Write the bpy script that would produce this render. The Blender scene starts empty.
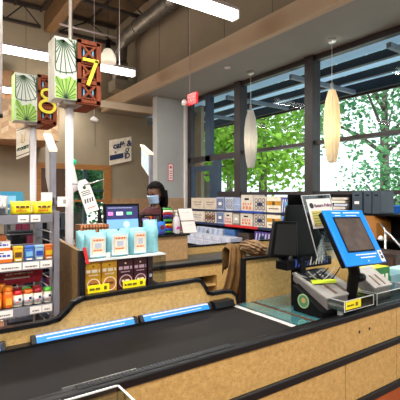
import bpy, bmesh, math, random
from mathutils import Vector as V, Matrix
R = random.Random(7)
sc = bpy.context.scene
COL = sc.collection
PI = math.pi

# ------------------------------------------------------------------ materials
MATS = {}
def lin(c):
    return tuple(((x/255)/12.92 if x/255 <= .04045 else ((x/255+.055)/1.055)**2.4) for x in c)
def mat(name, rgb, rough=.5, metal=0., var=.12, scale=8., bump=0., emis=0., trans=0., coat=0., rgb2=None, stretch=None):
    if name in MATS: return MATS[name]
    m = bpy.data.materials.new(name); m.use_nodes = True
    nt = m.node_tree; N = nt.nodes; L = nt.links
    b = N['Principled BSDF']
    c = lin(rgb)
    tc = N.new('ShaderNodeTexCoord'); nz = N.new('ShaderNodeTexNoise')
    nz.inputs['Scale'].default_value = scale; nz.inputs['Detail'].default_value = 4
    if stretch:
        mp = N.new('ShaderNodeMapping'); mp.inputs['Scale'].default_value = stretch
        L.new(tc.outputs['Object'], mp.inputs['Vector']); L.new(mp.outputs['Vector'], nz.inputs['Vector'])
    else:
        L.new(tc.outputs['Object'], nz.inputs['Vector'])
    cr = N.new('ShaderNodeValToRGB')
    c2 = lin(rgb2) if rgb2 else tuple(min(1, x*(1+var)) for x in c)
    c1 = c if rgb2 else tuple(x*(1-var) for x in c)
    cr.color_ramp.elements[0].position = .35; cr.color_ramp.elements[1].position = .65
    cr.color_ramp.elements[0].color = (*c1, 1); cr.color_ramp.elements[1].color = (*c2, 1)
    L.new(nz.outputs['Fac'], cr.inputs['Fac']); L.new(cr.outputs['Color'], b.inputs['Base Color'])
    b.inputs['Roughness'].default_value = rough; b.inputs['Metallic'].default_value = metal
    if coat: b.inputs['Coat Weight'].default_value = coat
    if trans: b.inputs['Transmission Weight'].default_value = trans
    if emis:
        L.new(cr.outputs['Color'], b.inputs['Emission Color']); b.inputs['Emission Strength'].default_value = emis
    if bump:
        bp = N.new('ShaderNodeBump'); bp.inputs['Strength'].default_value = bump; bp.inputs['Distance'].default_value = .01
        L.new(nz.outputs['Fac'], bp.inputs['Height']); L.new(bp.outputs['Normal'], b.inputs['Normal'])
    MATS[name] = m
    return m

def board_mat():
    m = mat('particle_board', (203,168,112), .5)
    nt = m.node_tree; N = nt.nodes; L = nt.links; b = N['Principled BSDF']
    tc = N['Texture Coordinate']
    n1 = N['Noise Texture']; n1.inputs['Scale'].default_value = 45; n1.inputs['Detail'].default_value = 6; n1.inputs['Roughness'].default_value = .7
    cr = N['Color Ramp']
    cr.color_ramp.elements[0].position = .3; cr.color_ramp.elements[0].color = (*lin((186,146,84)), 1)
    cr.color_ramp.elements[1].position = .72; cr.color_ramp.elements[1].color = (*lin((224,188,122)), 1)
    vo = N.new('ShaderNodeTexVoronoi'); vo.inputs['Scale'].default_value = 170
    mp = N.new('ShaderNodeMapping'); mp.inputs['Scale'].default_value = (1, 1, 1.7)
    L.new(tc.outputs['Object'], mp.inputs['Vector']); L.new(mp.outputs['Vector'], vo.inputs['Vector'])
    r2 = N.new('ShaderNodeValToRGB'); r2.color_ramp.elements[0].position = .08; r2.color_ramp.elements[1].position = .24; r2.color_ramp.elements[0].color = (.25,.25,.25,1)
    L.new(vo.outputs['Color'], r2.inputs['Fac'])
    mx = N.new('ShaderNodeMix'); mx.data_type = 'RGBA'
    mx.inputs['A'].default_value = (*lin((158,116,64)), 1)
    L.new(r2.outputs['Color'], mx.inputs['Factor']); L.new(cr.outputs['Color'], mx.inputs['B'])
    L.new(mx.outputs['Result'], b.inputs['Base Color'])
    return m
BOARD = board_mat()

def glass_mat(name, tint=(235,245,245), gl=.08, rough=.02):
    m = bpy.data.materials.new(name); m.use_nodes = True
    nt = m.node_tree; N = nt.nodes; L = nt.links; N.clear()
    o = N.new('ShaderNodeOutputMaterial'); t = N.new('ShaderNodeBsdfTransparent'); g = N.new('ShaderNodeBsdfGlossy')
    t.inputs['Color'].default_value = (*lin(tint), 1); g.inputs['Roughness'].default_value = rough
    f = N.new('ShaderNodeLayerWeight'); pw = N.new('ShaderNodeMath'); pw.operation = 'POWER'; pw.inputs[1].default_value = 5.
    ml = N.new('ShaderNodeMath'); ml.operation = 'MULTIPLY'; ml.inputs[1].default_value = .5
    ad = N.new('ShaderNodeMath'); ad.operation = 'ADD'; ad.inputs[1].default_value = gl; ad.use_clamp = True
    L.new(f.outputs['Facing'], pw.inputs[0]); L.new(pw.outputs[0], ml.inputs[0])
    mx = N.new('ShaderNodeMixShader'); L.new(ml.outputs[0], ad.inputs[0]); L.new(ad.outputs[0], mx.inputs[0])
    L.new(t.outputs[0], mx.inputs[1]); L.new(g.outputs[0], mx.inputs[2]); L.new(mx.outputs[0], o.inputs['Surface'])
    return m
GLASS = glass_mat('window_glass', (246,250,250), .008)
ACRYL = glass_mat('clear_acrylic', (222,228,228), .10, .05)
ACEDGE = mat('acrylic_edge', (225,228,228), .25)

BLACK = mat('black_trim', (14,14,18), .38, var=.05)
BLKPL = mat('black_plastic', (11,11,13), .42, var=.1)
DGREY = mat('dark_grey_plastic', (52,56,66), .45)
GREYM = mat('grey_painted_metal', (128,128,138), .45, .2)
LGREY = mat('light_grey_plastic', (168,164,160), .45)
MGREY = mat('mid_grey_plastic', (112,108,106), .4)
WHITE = mat('white_paint', (228,226,224), .5, var=.03)
PAPER = mat('white_paper', (240,234,230), .7, var=.03)
STEEL = mat('brushed_steel', (200,200,200), .28, 1., stretch=(2,60,60))
BELT = mat('rubber_belt', (24,22,21), .62, var=.10, scale=14)
WALL = mat('taupe_wall_paint', (150,138,116), .8, var=.05, scale=2)
WALLU = mat('upper_wall_paint', (142,130,110), .8, var=.05, scale=2)
SOFF = mat('grey_soffit_paint', (158,160,156), .85, var=.03, scale=2)
BULK = mat('tan_bulkhead_paint', (208,190,164), .8, var=.03, scale=2)
PIL = mat('pale_grey_wall_paint', (166,168,166), .8, var=.04, scale=2)
FRAME = mat('bronze_window_frame', (46,40,42), .45)
FRAMEB = mat('blue_grey_frame', (46,66,88), .45)
OAK = mat('oak_frame', (170,116,56), .5, scale=6, stretch=(1,1,10), rgb2=(140,92,42))
WOODD = mat('dark_red_wood', (150,68,30), .75, scale=10, stretch=(8,8,1), rgb2=(108,46,18))
WOODX = mat('lattice_dark_backing', (38,22,20), .5)
YEL = mat('yellow_paint', (236,222,50), .4, var=.05)
YTAG = mat('yellow_price_tag', (250,236,20), .5, var=.05)
FLOORM = mat('terracotta_stained_floor', (122,84,64), .25, var=.2, scale=3)
BLUEF = mat('bright_blue_plastic', (10,128,232), .35, var=.05)
TEALB = mat('aqua_bag_film', (128,186,196), .35, var=.12, scale=25, bump=.3)
CREAM = mat('cream_print', (236,226,206), .5)
ORNG = mat('orange_print', (222,110,30), .4)
RED = mat('red_print', (200,30,34), .4)
MAROON = mat('maroon_print', (104,20,48), .45)
GREENP = mat('green_print', (60,150,60), .45)
BLUEP = mat('blue_print', (36,70,170), .4)
LBLUE = mat('light_blue_print', (120,180,220), .4)
PURP = mat('purple_print', (74,44,130), .45)
GOLD = mat('gold_print', (204,160,30), .4, rgb2=(186,126,36), scale=20)
BROWNP = mat('brown_print', (96,56,26), .45)
LAV = mat('lavender_grey_print', (188,196,214), .5)
NAVY = mat('navy_print', (30,44,84), .45)
TANBOX = mat('kraft_box', (198,186,168), .6)
DUCT = mat('galvanised_duct', (112,108,100), .4, .6, var=.2, scale=10)
DECK = mat('roof_deck', (84,66,46), .7, var=.25, scale=3)
TRUSS = mat('dark_steel_truss', (42,34,30), .6)
GLULAM = mat('glulam_beam', (122,92,58), .6, scale=5, stretch=(12,1,12), rgb2=(98,72,44))
LAMPON = mat('lamp_lens', (255,253,246), .5, var=.0, emis=8.)
HOUSING = mat('lamp_housing', (188,178,176), .45)

for m_, k_ in ((BELT,.15),(BLKPL,.14),(BLACK,.4)): m_.node_tree.nodes['Principled BSDF'].inputs['Specular IOR Level'].default_value = k_

# ------------------------------------------------------------------ mesh builder
class MB:
    def __init__(s): s.b = bmesh.new()
    def _f(s, vs, mi, smooth=False):
        try: f = s.b.faces.new(vs)
        except ValueError: return
        f.material_index = mi; f.smooth = smooth
    def hexa(s, p, mi=0):      # p: 8 points, bottom ring then top ring
        v = [s.b.verts.new(q) for q in p]
        for a in ((3,2,1,0),(4,5,6,7),(0,1,5,4),(1,2,6,5),(2,3,7,6),(3,0,4,7)): s._f([v[i] for i in a], mi)
        return s
    def box(s, x0,x1,y0,y1,z0,z1, mi=0):
        return s.hexa([(x0,y0,z0),(x1,y0,z0),(x1,y1,z0),(x0,y1,z0),(x0,y0,z1),(x1,y0,z1),(x1,y1,z1),(x0,y1,z1)], mi)
    def tube(s, pts, r, mi=0, n=10, caps=True, sm=True):
        pts = [V(p) for p in pts]; rs = r if isinstance(r, (list,tuple)) else [r]*len(pts)
        rings = []
        for i, p in enumerate(pts):
            d = (pts[min(i+1,len(pts)-1)]-pts[max(i-1,0)]).normalized()
            a = V((0,0,1)) if abs(d.z) < .9 else V((1,0,0))
            e1 = d.cross(a).normalized(); e2 = d.cross(e1).normalized()
            rings.append([s.b.verts.new(p+(e1*math.cos(2*PI*k/n)+e2*math.sin(2*PI*k/n))*rs[i]) for k in range(n)])
        for a, b in zip(rings, rings[1:]):
            for k in range(n): s._f([a[k],a[(k+1)%n],b[(k+1)%n],b[k]], mi, sm)
        if caps: s._f(rings[0][::-1], mi); s._f(rings[-1], mi)
        return s
    def lathe(s, c, prof, mi=0, n=16, mis=None):   # prof: (r,z) list about vertical axis
        c = V(c); rings = []
        for r, z in prof:
            r = max(r, .0005)
            rings.append([s.b.verts.new(c+V((r*math.cos(2*PI*k/n), r*math.sin(2*PI*k/n), z))) for k in range(n)])
        for i, (a, b) in enumerate(zip(rings, rings[1:])):
            for k in range(n): s._f([a[k],a[(k+1)%n],b[(k+1)%n],b[k]], mis[i] if mis else mi, True)
        s._f(rings[0][::-1], mis[0] if mis else mi); s._f(rings[-1], mis[-1] if mis else mi)
        return s
    def prism(s, poly, d, mi=0, smooth=False):      # poly: 3D points, extruded by d
        d = V(d); n = len(poly)
        a = [s.b.verts.new(p) for p in poly]; b = [s.b.verts.new(V(p)+d) for p in poly]
        s._f(a[::-1], mi); s._f(b, mi)
        for k in range(n): s._f([a[k],a[(k+1)%n],b[(k+1)%n],b[k]], mi, smooth)
        return s
    def build(s, name, ms, parent=None, org=(0,0,0), rz=0., bevel=0., solid=0.):
        bmesh.ops.recalc_face_normals(s.b, faces=s.b.faces)
        me = bpy.data.meshes.new(name)
        o0 = V(org) if parent is None else V(parent['_o']) if '_o' in parent else V((0,0,0))
        for v in s.b.verts: v.co -= o0
        s.b.to_mesh(me); s.b.free()
        for m in (ms if isinstance(ms,(list,tuple)) else [ms]): me.materials.append(m)
        o = bpy.data.objects.new(name, me); COL.objects.link(o)
        if parent is None: o.location = o0; o['_o'] = tuple(o0)
        else: o.parent = parent; o['_o'] = tuple(o0)
        if bevel:
            md = o.modifiers.new('bevel','BEVEL'); md.width = bevel; md.segments = 2; md.limit_method = 'ANGLE'
        if solid:
            md = o.modifiers.new('solid','SOLIDIFY'); md.thickness = solid
        return o
class Fr:                       # a flat frame on which marks are laid: origin, right, up, outward
    def __init__(s, o, u, v):
        s.o = V(o); s.u = V(u).normalized(); s.v = V(v).normalized(); s.n = s.u.cross(s.v).normalized()
    def p(s, a, b, h=0.): return s.o+s.u*a+s.v*b+s.n*h
    def plate(s, mb, a0,b0,a1,b1, mi=0, t=.001, h=0.):
        mb.prism([s.p(a0,b0,h),s.p(a1,b0,h),s.p(a1,b1,h),s.p(a0,b1,h)], s.n*t, mi)
    def poly(s, mb, pts, mi=0, t=.001, h=0.):
        mb.prism([s.p(a,b,h) for a,b in pts], s.n*t, mi)
    def disc(s, mb, a,b,r, mi=0, t=.001, n=18, h=0.):
        s.poly(mb, [(a+r*math.cos(2*PI*k/n), b+r*math.sin(2*PI*k/n)) for k in range(n)], mi, t, h)
    def ring(s, mb, a,b,r,w, mi=0, t=.001, n=24, h=0., a0=0., a1=2*PI, rb=None):
        rb = rb or r
        for k in range(n):
            t0 = a0+(a1-a0)*k/n; t1 = a0+(a1-a0)*(k+1)/n
            s.poly(mb, [(a+r*math.cos(t0),b+rb*math.sin(t0)),(a+r*math.cos(t1),b+rb*math.sin(t1)),
                        (a+(r-w)*math.cos(t1),b+(rb-w)*math.sin(t1)),(a+(r-w)*math.cos(t0),b+(rb-w)*math.sin(t0))], mi, t, h)
    def line(s, mb, a0,b0,a1,b1,w, mi=0, t=.001, h=0.):
        d = V((a1-a0,b1-b0)); q = V((-d.y,d.x)).normalized()*w/2
        s.poly(mb, [(a0-q.x,b0-q.y),(a1-q.x,b1-q.y),(a1+q.x,b1+q.y),(a0+q.x,b0+q.y)], mi, t, h)
    def dashes(s, mb, a0,b0,a1,b1, mi=0, t=.0012, seed=1, h=0.):   # a row of small print
        r = random.Random(seed); x = a0
        w = b1-b0
        while x < a1:
            l = w*r.uniform(.8,2.6); s.plate(mb, x,b0,min(x+l,a1),b1,mi,t,h); x += l+w*.45
def tag(o, label, cat, group=None, kind=None):
    o['label'] = label; o['category'] = cat
    if group: o['group'] = group
    if kind: o['kind'] = kind
    return o
def thing(name, label, cat, loc, group=None):
    o = bpy.data.objects.new(name, None); COL.objects.link(o); o.location = loc; o['_o'] = tuple(loc)
    o.empty_display_size = .05
    return tag(o, label, cat, group)
def struct(mb, name, ms, **k):
    o = mb.build(name, ms, **k); o['kind'] = 'structure'; return o
def part(mb, name, ms, parent, **k): return mb.build(name, ms, parent, **k)
def dup(o, loc, label):
    c = o.copy(); COL.objects.link(c); c.location = loc; c['label'] = label
    for ch in o.children:
        d = ch.copy(); COL.objects.link(d); d.parent = c
        for g in ch.children:
            e = g.copy(); COL.objects.link(e); e.parent = d
    return c
def text_mesh(name, body, fr, a, b, size, m, parent, depth=.002, align='LEFT', shear=0., xs=1., h=.001, bold=0.):
    cu = bpy.data.curves.new(name, 'FONT'); cu.body = body; cu.size = size; cu.extrude = depth; cu.align_x = align; cu.shear = shear
    cu.offset = bold
    t = bpy.data.objects.new(name, cu); COL.objects.link(t)
    dg = bpy.context.evaluated_depsgraph_get()
    me = bpy.data.meshes.new_from_object(t.evaluated_get(dg)); bpy.data.objects.remove(t)
    M = Matrix((( fr.u.x*xs, fr.v.x, fr.n.x, 0),(fr.u.y*xs, fr.v.y, fr.n.y, 0),(fr.u.z*xs, fr.v.z, fr.n.z, 0),(0,0,0,1)))
    me.transform(M); p = fr.p(a,b,h+depth)-V(parent['_o']); me.transform(Matrix.Translation(p))
    me.materials.clear(); me.materials.append(m)
    o = bpy.data.objects.new(name, me); COL.objects.link(o); o.parent = parent; o['_o'] = parent['_o']
    return o
def FY(x, y, z): return Fr((x,y,z),(1,0,0),(0,0,1))      # faces the camera aisle (-Y)
def FX(x, y, z): return Fr((x,y,z),(0,-1,0),(0,0,1))     # faces -X

# ------------------------------------------------------------------ camera
cam = bpy.data.cameras.new('camera'); co = bpy.data.objects.new('camera', cam); COL.objects.link(co)
cam.sensor_width = 36; cam.lens = 36; cam.clip_start = .05; cam.clip_end = 300
cam.shift_y = -.01
co.location = (0,0,1.5)
f = V((.5747,.819,0)).normalized(); r = V((f.y,-f.x,0)); u = V((0,0,1))
co.matrix_world = Matrix(((r.x,u.x,-f.x,0),(r.y,u.y,-f.y,0),(r.z,u.z,-f.z,1.5),(0,0,0,1)))
sc.camera = co
cam.dof.use_dof = False

# ------------------------------------------------------------------ the room shell
XW = 5.4
struct(MB().box(-9,XW+.1,-7,10.9,-.1,0), 'floor', FLOORM)
struct(MB().box(-9,4.75,-7,11,6.3,6.4), 'ceiling', DECK)
struct(MB().box(4.281,XW+.15,-7,11,3.86,3.96).box(4.281,4.59,-7,10.8,3.85,3.86).box(4.59,XW+.15,-7,10.8,3.85,3.86), 'ceiling', SOFF)
mb = MB().box(4.6,4.75,-7,11,3.96,6.3)
for y in [-4+1.22*k for k in range(12)]: mb.box(4.594,4.6,y,y+.012,3.97,6.3,1)
struct(mb, 'wall_right', [WALLU, mat('panel_joint', (108,98,82), .8)])
struct(MB().box(4.18,4.28,-7,10.78,3.85,4.15).box(4.28,4.6,-7,10.78,4.05,4.15), 'trim_1', BULK)
# back wall with opening for the oak doors
mb = MB().box(-9,2.5,10.8,10.9,0,6.3).box(4.3,6.1,10.8,10.9,0,6.3).box(2.5,4.3,10.8,10.9,2.3,6.3)
for x in [-2,-.8,.4,1.6,2.2,2.8,4.0]: mb.box(x,x+.015,10.794,10.8,2.9,6.2,1)
struct(mb, 'wall_back', [WALL, MATS['panel_joint']])
struct(MB().box(-9.1,-9,-7,10.9,0,6.3), 'wall_left', WALL)
struct(MB().box(-9,XW+.1,-7.1,-7,0,6.3), 'wall_front', WALL)
# pilaster between cafe corner and windows
struct(MB().box(4.58,XW+.1,8.28,8.5,0,3.85), 'wall_corner', PIL)
struct(MB().box(5.32,XW+.02,8.2,8.28,0,3.85), 'trim_2', WHITE)
struct(MB().box(6.0,6.1,8.5,10.8,0,3.9), 'wall_cafe', WALL)
struct(MB().box(4.46,6.0,10.77,10.8,0,1.42).box(4.56,5.32,8.26,8.28,0,1.45), 'trim_8', mat('tan_wainscot',(172,138,104),.6))
# beam in front of the corner
struct(MB().box(2.75,6.0,9.0,9.12,3.59,3.75), 'trim_3', BULK)
# panelled wood canopy on the left
m_h = mat('herringbone_wood', (202,170,132), .6, scale=4, rgb2=(180,146,108))
mb = MB()
P0 = V((-.6,11.3,0)); 
A = V((2.59,9.2,0)); B = V((-.9,10.3,0)); d = (B-A); back = V((.3,1.4,0))
mb.hexa([(A.x,A.y,2.74),(B.x,B.y,2.74),(B.x,B.y+.45,2.74),(A.x,A.y+1.55,2.74),(A.x,A.y,3.62),(B.x,B.y,3.62),(B.x,B.y+.45,3.62),(A.x,A.y+1.55,3.62)])
fr = Fr(B+V((0,0,2.74)), A-B, (0,0,1)); Lf = (A-B).length
for i in range(26):
    for j in range(8):
        a = i*.145; b = j*.115; s_ = 1 if i % 2 else -1
        if a+.14 > Lf or b+.18 > .88: continue
        fr.poly(mb, [(a+.003,b+(0 if s_>0 else .08)),(a+.142,b+(.08 if s_>0 else 0)),(a+.142,b+(.08 if s_>0 else 0)+.10),(a+.003,b+(0 if s_>0 else .08)+.10)], 1+(i*3+j*5+i*j)%3, .004)
struct(mb, 'trim_4', [mat('canopy_side', (188,160,128), .7), m_h, mat('herringbone_pale', (216,188,152), .6), mat('herringbone_brown', (186,150,112), .6)])
# brown panels above it
struct(MB().box(-3,1.9,10.6,10.78,3.45,4.55).box(-1.4,-1.38,10.59,10.6,3.45,4.55,1).box(-.2,-.18,10.59,10.6,3.45,4.55,1).box(.9,.92,10.59,10.6,3.45,4.55,1), 'trim_5',
       [mat('brown_wall_panel', (116,86,58), .6, scale=3, stretch=(6,6,1), rgb2=(100,74,48)), MATS['panel_joint']])
# oak door set in the back wall
mb = MB().box(2.42,2.56,10.74,10.8,0,2.36).box(4.24,4.46,10.74,10.8,0,2.36).box(2.56,4.24,10.74,10.8,2.22,2.36).box(3.2,3.28,10.75,10.8,0,2.22)
mb.box(2.56,4.24,10.76,10.79,1.34,1.40).box(2.56,4.24,10.76,10.79,0,.2)
mb.box(2.56,3.2,10.76,10.80,.0,2.22,1).box(3.66,3.76,10.75,10.80,0,2.22,2).box(3.28,4.24,10.76,10.79,1.62,1.68,2)
d1 = struct(mb, 'door_1', [OAK,mat('walnut_panel',(74,50,34),.5),mat('teal_frame',(30,62,70),.5)])
part(MB().box(2.56,4.24,10.83,10.84,.2,2.22), 'pane', GLASS, d1)
part(MB().tube([(3.35,10.7,1.0),(3.35,10.7,1.3)], .015).box(3.34,3.36,10.7,10.76,1.0,1.02).box(3.34,3.36,10.7,10.76,1.28,1.3), 'door_handle', STEEL, d1)

# window wall: frames and panes
HEAD = 3.78
def win(n, y0, y1, panes, lowz=.45):
    mb = MB()
    mb.box(XW,XW+.12,y0,y1,HEAD-.02,HEAD+.1).box(XW,XW+.12,y0,y1,2.36,2.42).box(XW-.03,XW+.13,y0,y1,1.52,1.58).box(XW,XW+.12,y0,y1,lowz-.1,lowz)
    o = struct(mb, 'window_%d' % n, FRAME)
    for z0, z1 in panes:
        part(MB().box(XW+.055,XW+.063,y0,y1,z0,z1), 'pane', GLASS, o)
    return o
PZ = [(.45,1.52),(1.58,2.36),(2.42,HEAD-.02)]
edges = [-6.9,-5.2,-3.4,-1.0,.9,2.75,4.44,6.2,8.2]
for i in range(7): win(i+1, edges[i]+.09, edges[i+1]-.08 if i<6 else 6.2, PZ)
mb = MB()
for e in edges[:7]: mb.box(XW-.06,XW+.14,e-.08,e+.09,0,3.85)
mb.box(XW-.06,XW+.14,6.2,6.38,0,3.85)
mb.box(XW-.03,XW+.14,-6.9,6.3,0,.35)
struct(mb, 'trim_6', FRAME)
mb = MB().box(XW,XW+.12,6.38,8.2,HEAD-.02,HEAD+.1).box(XW-.02,XW+.13,6.38,8.2,2.30,2.42).box(XW-.02,XW+.1,7.28,7.46,2.3,3.8,1).box(XW-.02,XW+.1,7.0,7.16,0,2.3,1)
mb.box(XW-.02,XW+.1,6.38,7.0,1.46,1.6).box(XW,XW+.1,6.38,7.0,.0,.5).box(XW-.02,XW+.1,8.07,8.2,0,3.8)
o = struct(mb, 'window_8', [FRAME, FRAMEB])
for a in ((6.38,7.28,2.42,3.76),(7.46,8.07,2.42,3.76),(6.38,7.0,1.6,2.3),(6.38,7.0,.5,1.46)):
    part(MB().box(XW+.055,XW+.063,a[0],a[1],a[2],a[3]), 'pane', GLASS, o)
mb = MB().box(XW-.01,XW+.06,7.18,7.3,0,2.2).box(XW-.01,XW+.06,7.95,8.06,0,2.2).box(XW-.01,XW+.06,7.3,7.95,2.08,2.2).box(XW-.01,XW+.06,7.3,7.95,0,.2)
o = struct(mb, 'door_2', FRAMEB)
part(MB().box(XW+.02,XW+.03,7.3,7.95,.2,2.08), 'pane', GLASS, o)
part(MB().tube([(XW-.05,7.4,1.0),(XW-.05,7.85,1.0)], .015), 'push_bar', STEEL, o)

# roof framing
mb = MB()
for y in (10.55,8.6,6.6,4.6,2.6,.6):
    for sx0, sx1 in ((-8.9,2.5),(2.95,4.5)):
        mb.box(sx0,sx1,y-.04,y+.04,5.72,5.79).box(sx0,sx1,y-.04,y+.04,6.18,6.25)
        n = max(1,int((sx1-sx0)/.8))
        for k in range(n):
            a = sx0+(sx1-sx0)*k/n; c = sx0+(sx1-sx0)*(k+1)/n; mm = (a+c)/2
            mb.tube([(a,y,5.76),(mm,y,6.2)], .018, n=5).tube([(mm,y,6.2),(c,y,5.76)], .018, n=5)
for x in [-8+.62*k for k in range(20)]:
    mb.box(x-.02,x+.02,-6.9,10.7,6.2,6.29)
struct(mb, 'ceiling', TRUSS)
struct(MB().box(2.62,2.86,-6.9,10.7,5.72,6.18), 'trim_7', GLULAM)
mb = MB().tube([(2.7,9.6,5.55),(4.6,9.6,5.55)], .025)
tag(mb.build('ceiling_pipe', HOUSING), 'thin pale pipe running under the dark roof beside the duct', 'pipe')

# duct
mb = MB()
path = [(4.2,-2,5.46),(4.2,9.0,5.46),(4.2,9.35,5.4),(4.2,9.5,5.2),(4.2,9.55,4.9)]
mb.tube(path, .17, n=20)
for y in (1,2.5,4,5.5,7,8.5): mb.tube([(4.2,y,5.46),(4.2,y+.05,5.46)], .18, n=20)
d = thing('air_duct', 'round galvanised air duct running along the upper wall and turning down', 'duct', (4.2,0,5.46))
part(mb, 'duct_run', DUCT, d)
part(MB().tube([(4.2,9.55,4.9),(4.2,9.55,4.42)], .2, n=20), 'down_pipe', DUCT, d)
part(MB().box(3.98,4.4,9.33,9.77,4.16,4.42), 'grille_box', mat('diffuser_grey', (132,126,112), .5), d)

# ------------------------------------------------------------------ fluorescent rows
def light_row(y, x0, x1, z, label, watts):
    t = thing('linear_light', label, 'ceiling light', (x1,y,z), 'linear fluorescent rows over the lanes')
    part(MB().box(x0,x1,y-.07,y+.07,z+.08,z+.13).box(x1,x1+.02,y-.075,y+.075,z-.03,z+.13), 'housing', HOUSING, t)
    part(MB().box(x0,x1-.01,y-.06,y+.06,z-.02,z+.08), 'lens', LAMPON, t)
    xs = [x1-.3-2.4*k for k in range(int((x1-x0)/2.4)+1)]
    for x in xs: part(MB().tube([(x,y,z+.13),(x,y,6.3)], .006, n=5), 'suspension_cable', HOUSING, t)
    L = bpy.data.lights.new('tube_light', 'AREA'); L.shape = 'RECTANGLE'; L.size = x1-x0-.1; L.size_y = .1; L.energy = watts; L.color = (1,.955,.89)
    lo = bpy.data.objects.new('tube_light', L); COL.objects.link(lo); lo.location = ((x0+x1)/2,y,z-.026)
    U = L.copy(); U.energy = watts*.22; uo = bpy.data.objects.new('ceiling_fill', U); COL.objects.link(uo); uo.location = ((x0+x1)/2,y,z+.14); uo.rotation_euler = (PI,0,0)  # added up-facing fill that brightens the roof and upper wall
LW = 260
light_row(4.16,-4.5,3.5,3.91,'long lit white tube light nearest the bulkhead, top centre',LW)
light_row(7.3,-4.5,3.5,3.91,'long lit white tube light passing behind the 7 sign',LW)
light_row(10.2,-4.5,3.5,3.93,'long lit white tube light low behind the 8 sign',LW*.8)
light_row(1.05,-5.5,3.5,3.91,'long lit white tube light overhead, out of the picture',LW)
light_row(-2.1,-5.5,3.5,3.91,'long lit white tube light behind the viewer',LW)
light_row(-5.1,-5.5,3.5,3.91,'long lit white tube light at the far front',LW)

# small dome pendant near the duct
t = thing('dome_pendant', 'bright bell shaped glass pendant lamp beside the 7 sign', 'lamp', (2.58,6.35,3.76))
part(MB().lathe((2.58,6.35,3.95),[(.03,.16),(.045,.14),(.045,.02),(.06,0)][::-1], n=14), 'socket', BLKPL, t)
part(MB().lathe((2.58,6.35,3.72),[(.13,0),(.132,.05),(.118,.13),(.08,.2),(.05,.235)], n=20), 'shade', mat('glowing_glass_shade', (255,246,224), .4, var=0, emis=.55), t)
part(MB().tube([(2.58,6.35,4.1),(2.58,6.35,6.2)], .006, n=6), 'cord', BLKPL, t)

# long ribbed pendants in front of the windows
def paper_pendant(x, y, label, lit):
    t = thing('paper_pendant', label, 'lamp', (x,y,1.9), 'long paper pendants by the windows')
    z1 = 3.05 if not lit else 3.02
    prof = [(.035,-.50),(.06,-.49),(.085,-.38),(.105,-.2),(.118,0),(.112,.2),(.09,.38),(.055,.5),(.05,.52)]
    mb = MB(); zc = z1-.49; n = 28; rings = []
    for r_, z in prof:
        rings.append([mb.b.verts.new((x+r_*(1+(.07 if k%2 else -.05))*math.cos(2*PI*k/n), y+r_*(1+(.07 if k%2 else -.05))*math.sin(2*PI*k/n), zc+z*1.06)) for k in range(n)])
    for a, b in zip(rings, rings[1:]):
        for k in range(n): mb._f([a[k],a[(k+1)%n],b[(k+1)%n],b[k]], 0, False)
    m = mat('lit_paper_shade' if lit else 'paper_shade', (253,242,218) if lit else (222,220,214), .7, var=.04)
    b = m.node_tree.nodes['Principled BSDF']
    if 'Translucent' not in [q.name for q in m.node_tree.nodes]:
        N = m.node_tree.nodes; tr = N.new('ShaderNodeBsdfTranslucent'); tr.name = 'Translucent'; tr.inputs['Color'].default_value = (*lin((253,244,222) if lit else (230,230,226)),1)
        mx = N.new('ShaderNodeMixShader'); mx.inputs[0].default_value = .5
        m.node_tree.links.new(b.outputs[0], mx.inputs[1]); m.node_tree.links.new(tr.outputs[0], mx.inputs[2])
        m.node_tree.links.new(mx.outputs[0], N['Material Output'].inputs['Surface'])
    part(mb, 'shade', m, t, solid=.002)
    part(MB().tube([(x,y,zc+.53),(x,y,zc+.66)], .022, n=10), 'socket', LGREY, t)
    part(MB().tube([(x,y,zc+.66),(x,y,3.8)], .004, n=6), 'cord', WHITE, t)
    part(MB().lathe((x,y,3.8),[(.05,0),(.065,.02),(.065,.05)], n=16), 'canopy', STEEL, t)
    part(MB().lathe((x,y,zc-.16),[(.01,-.06),(.035,-.03),(.045,0),(.035,.05),(.015,.1)], n=14), 'bulb', mat('glowing_bulb',(255,236,196),.4,var=0,emis=14. if lit else 2.), t)
    L = bpy.data.lights.new('bulb_light','POINT'); L.energy = 42 if lit else 2.5; L.color = (1,.9,.72); L.shadow_soft_size = .05
    lo = bpy.data.objects.new('bulb_light', L); COL.objects.link(lo); lo.location = (x,y,zc-.06)
paper_pendant(5.13,5.64,'unlit white torpedo shaped paper pendant by the middle mullion',False)
paper_pendant(5.06,3.77,'glowing cream torpedo shaped pendant before the right window',True)

# small ceiling fittings
tag(MB().lathe((4.6,5.69,3.83),[(.05,0),(.06,.01),(.06,.02)],n=16).build('recessed_spot', WHITE, org=(4.6,5.69,3.83)), 'small flush white disc in the grey window soffit', 'ceiling fitting')
tag(MB().lathe((4.45,8.1,4.15),[(.12,0),(.13,.04),(.09,.09),(.03,.11)],n=16).build('ceiling_speaker', mat('brown_speaker',(74,54,40),.5), org=(4.45,8.1,4.15)), 'small dark brown dome sitting on the tan bulkhead edge', 'speaker')
t = thing('hanging_spot', 'small spotlight hanging on a cord right of the wooden 7 panel', 'lamp', (2.15,5.83,2.6))
part(MB().lathe((2.15,5.83,2.6),[(.035,0),(.06,.02),(.06,.05),(.02,.09)],n=14), 'lamp_head', LGREY, t)
part(MB().tube([(2.15,5.83,2.69),(2.15,5.83,6.2)], .005, n=6), 'cord', HOUSING, t)
t = thing('door_glow_shape', 'white and teal shape standing in for brightness through the oak door panes', 'lamp', (1.9,6.1,1.6))  # made-up hanging shape imitating brightness through the door panes
part(MB().lathe((1.9,6.1,1.55),[(.03,0),(.1,.05),(.09,.15),(.06,.3),(.035,.42)],n=14), 'shade', WHITE, t)
part(MB().lathe((1.9,6.1,1.97),[(.03,0),(.07,.02),(.07,.07),(.03,.1)],n=14), 'cap', mat('teal_pane_glow',(20,190,140),.4,emis=.25), t)
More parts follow.
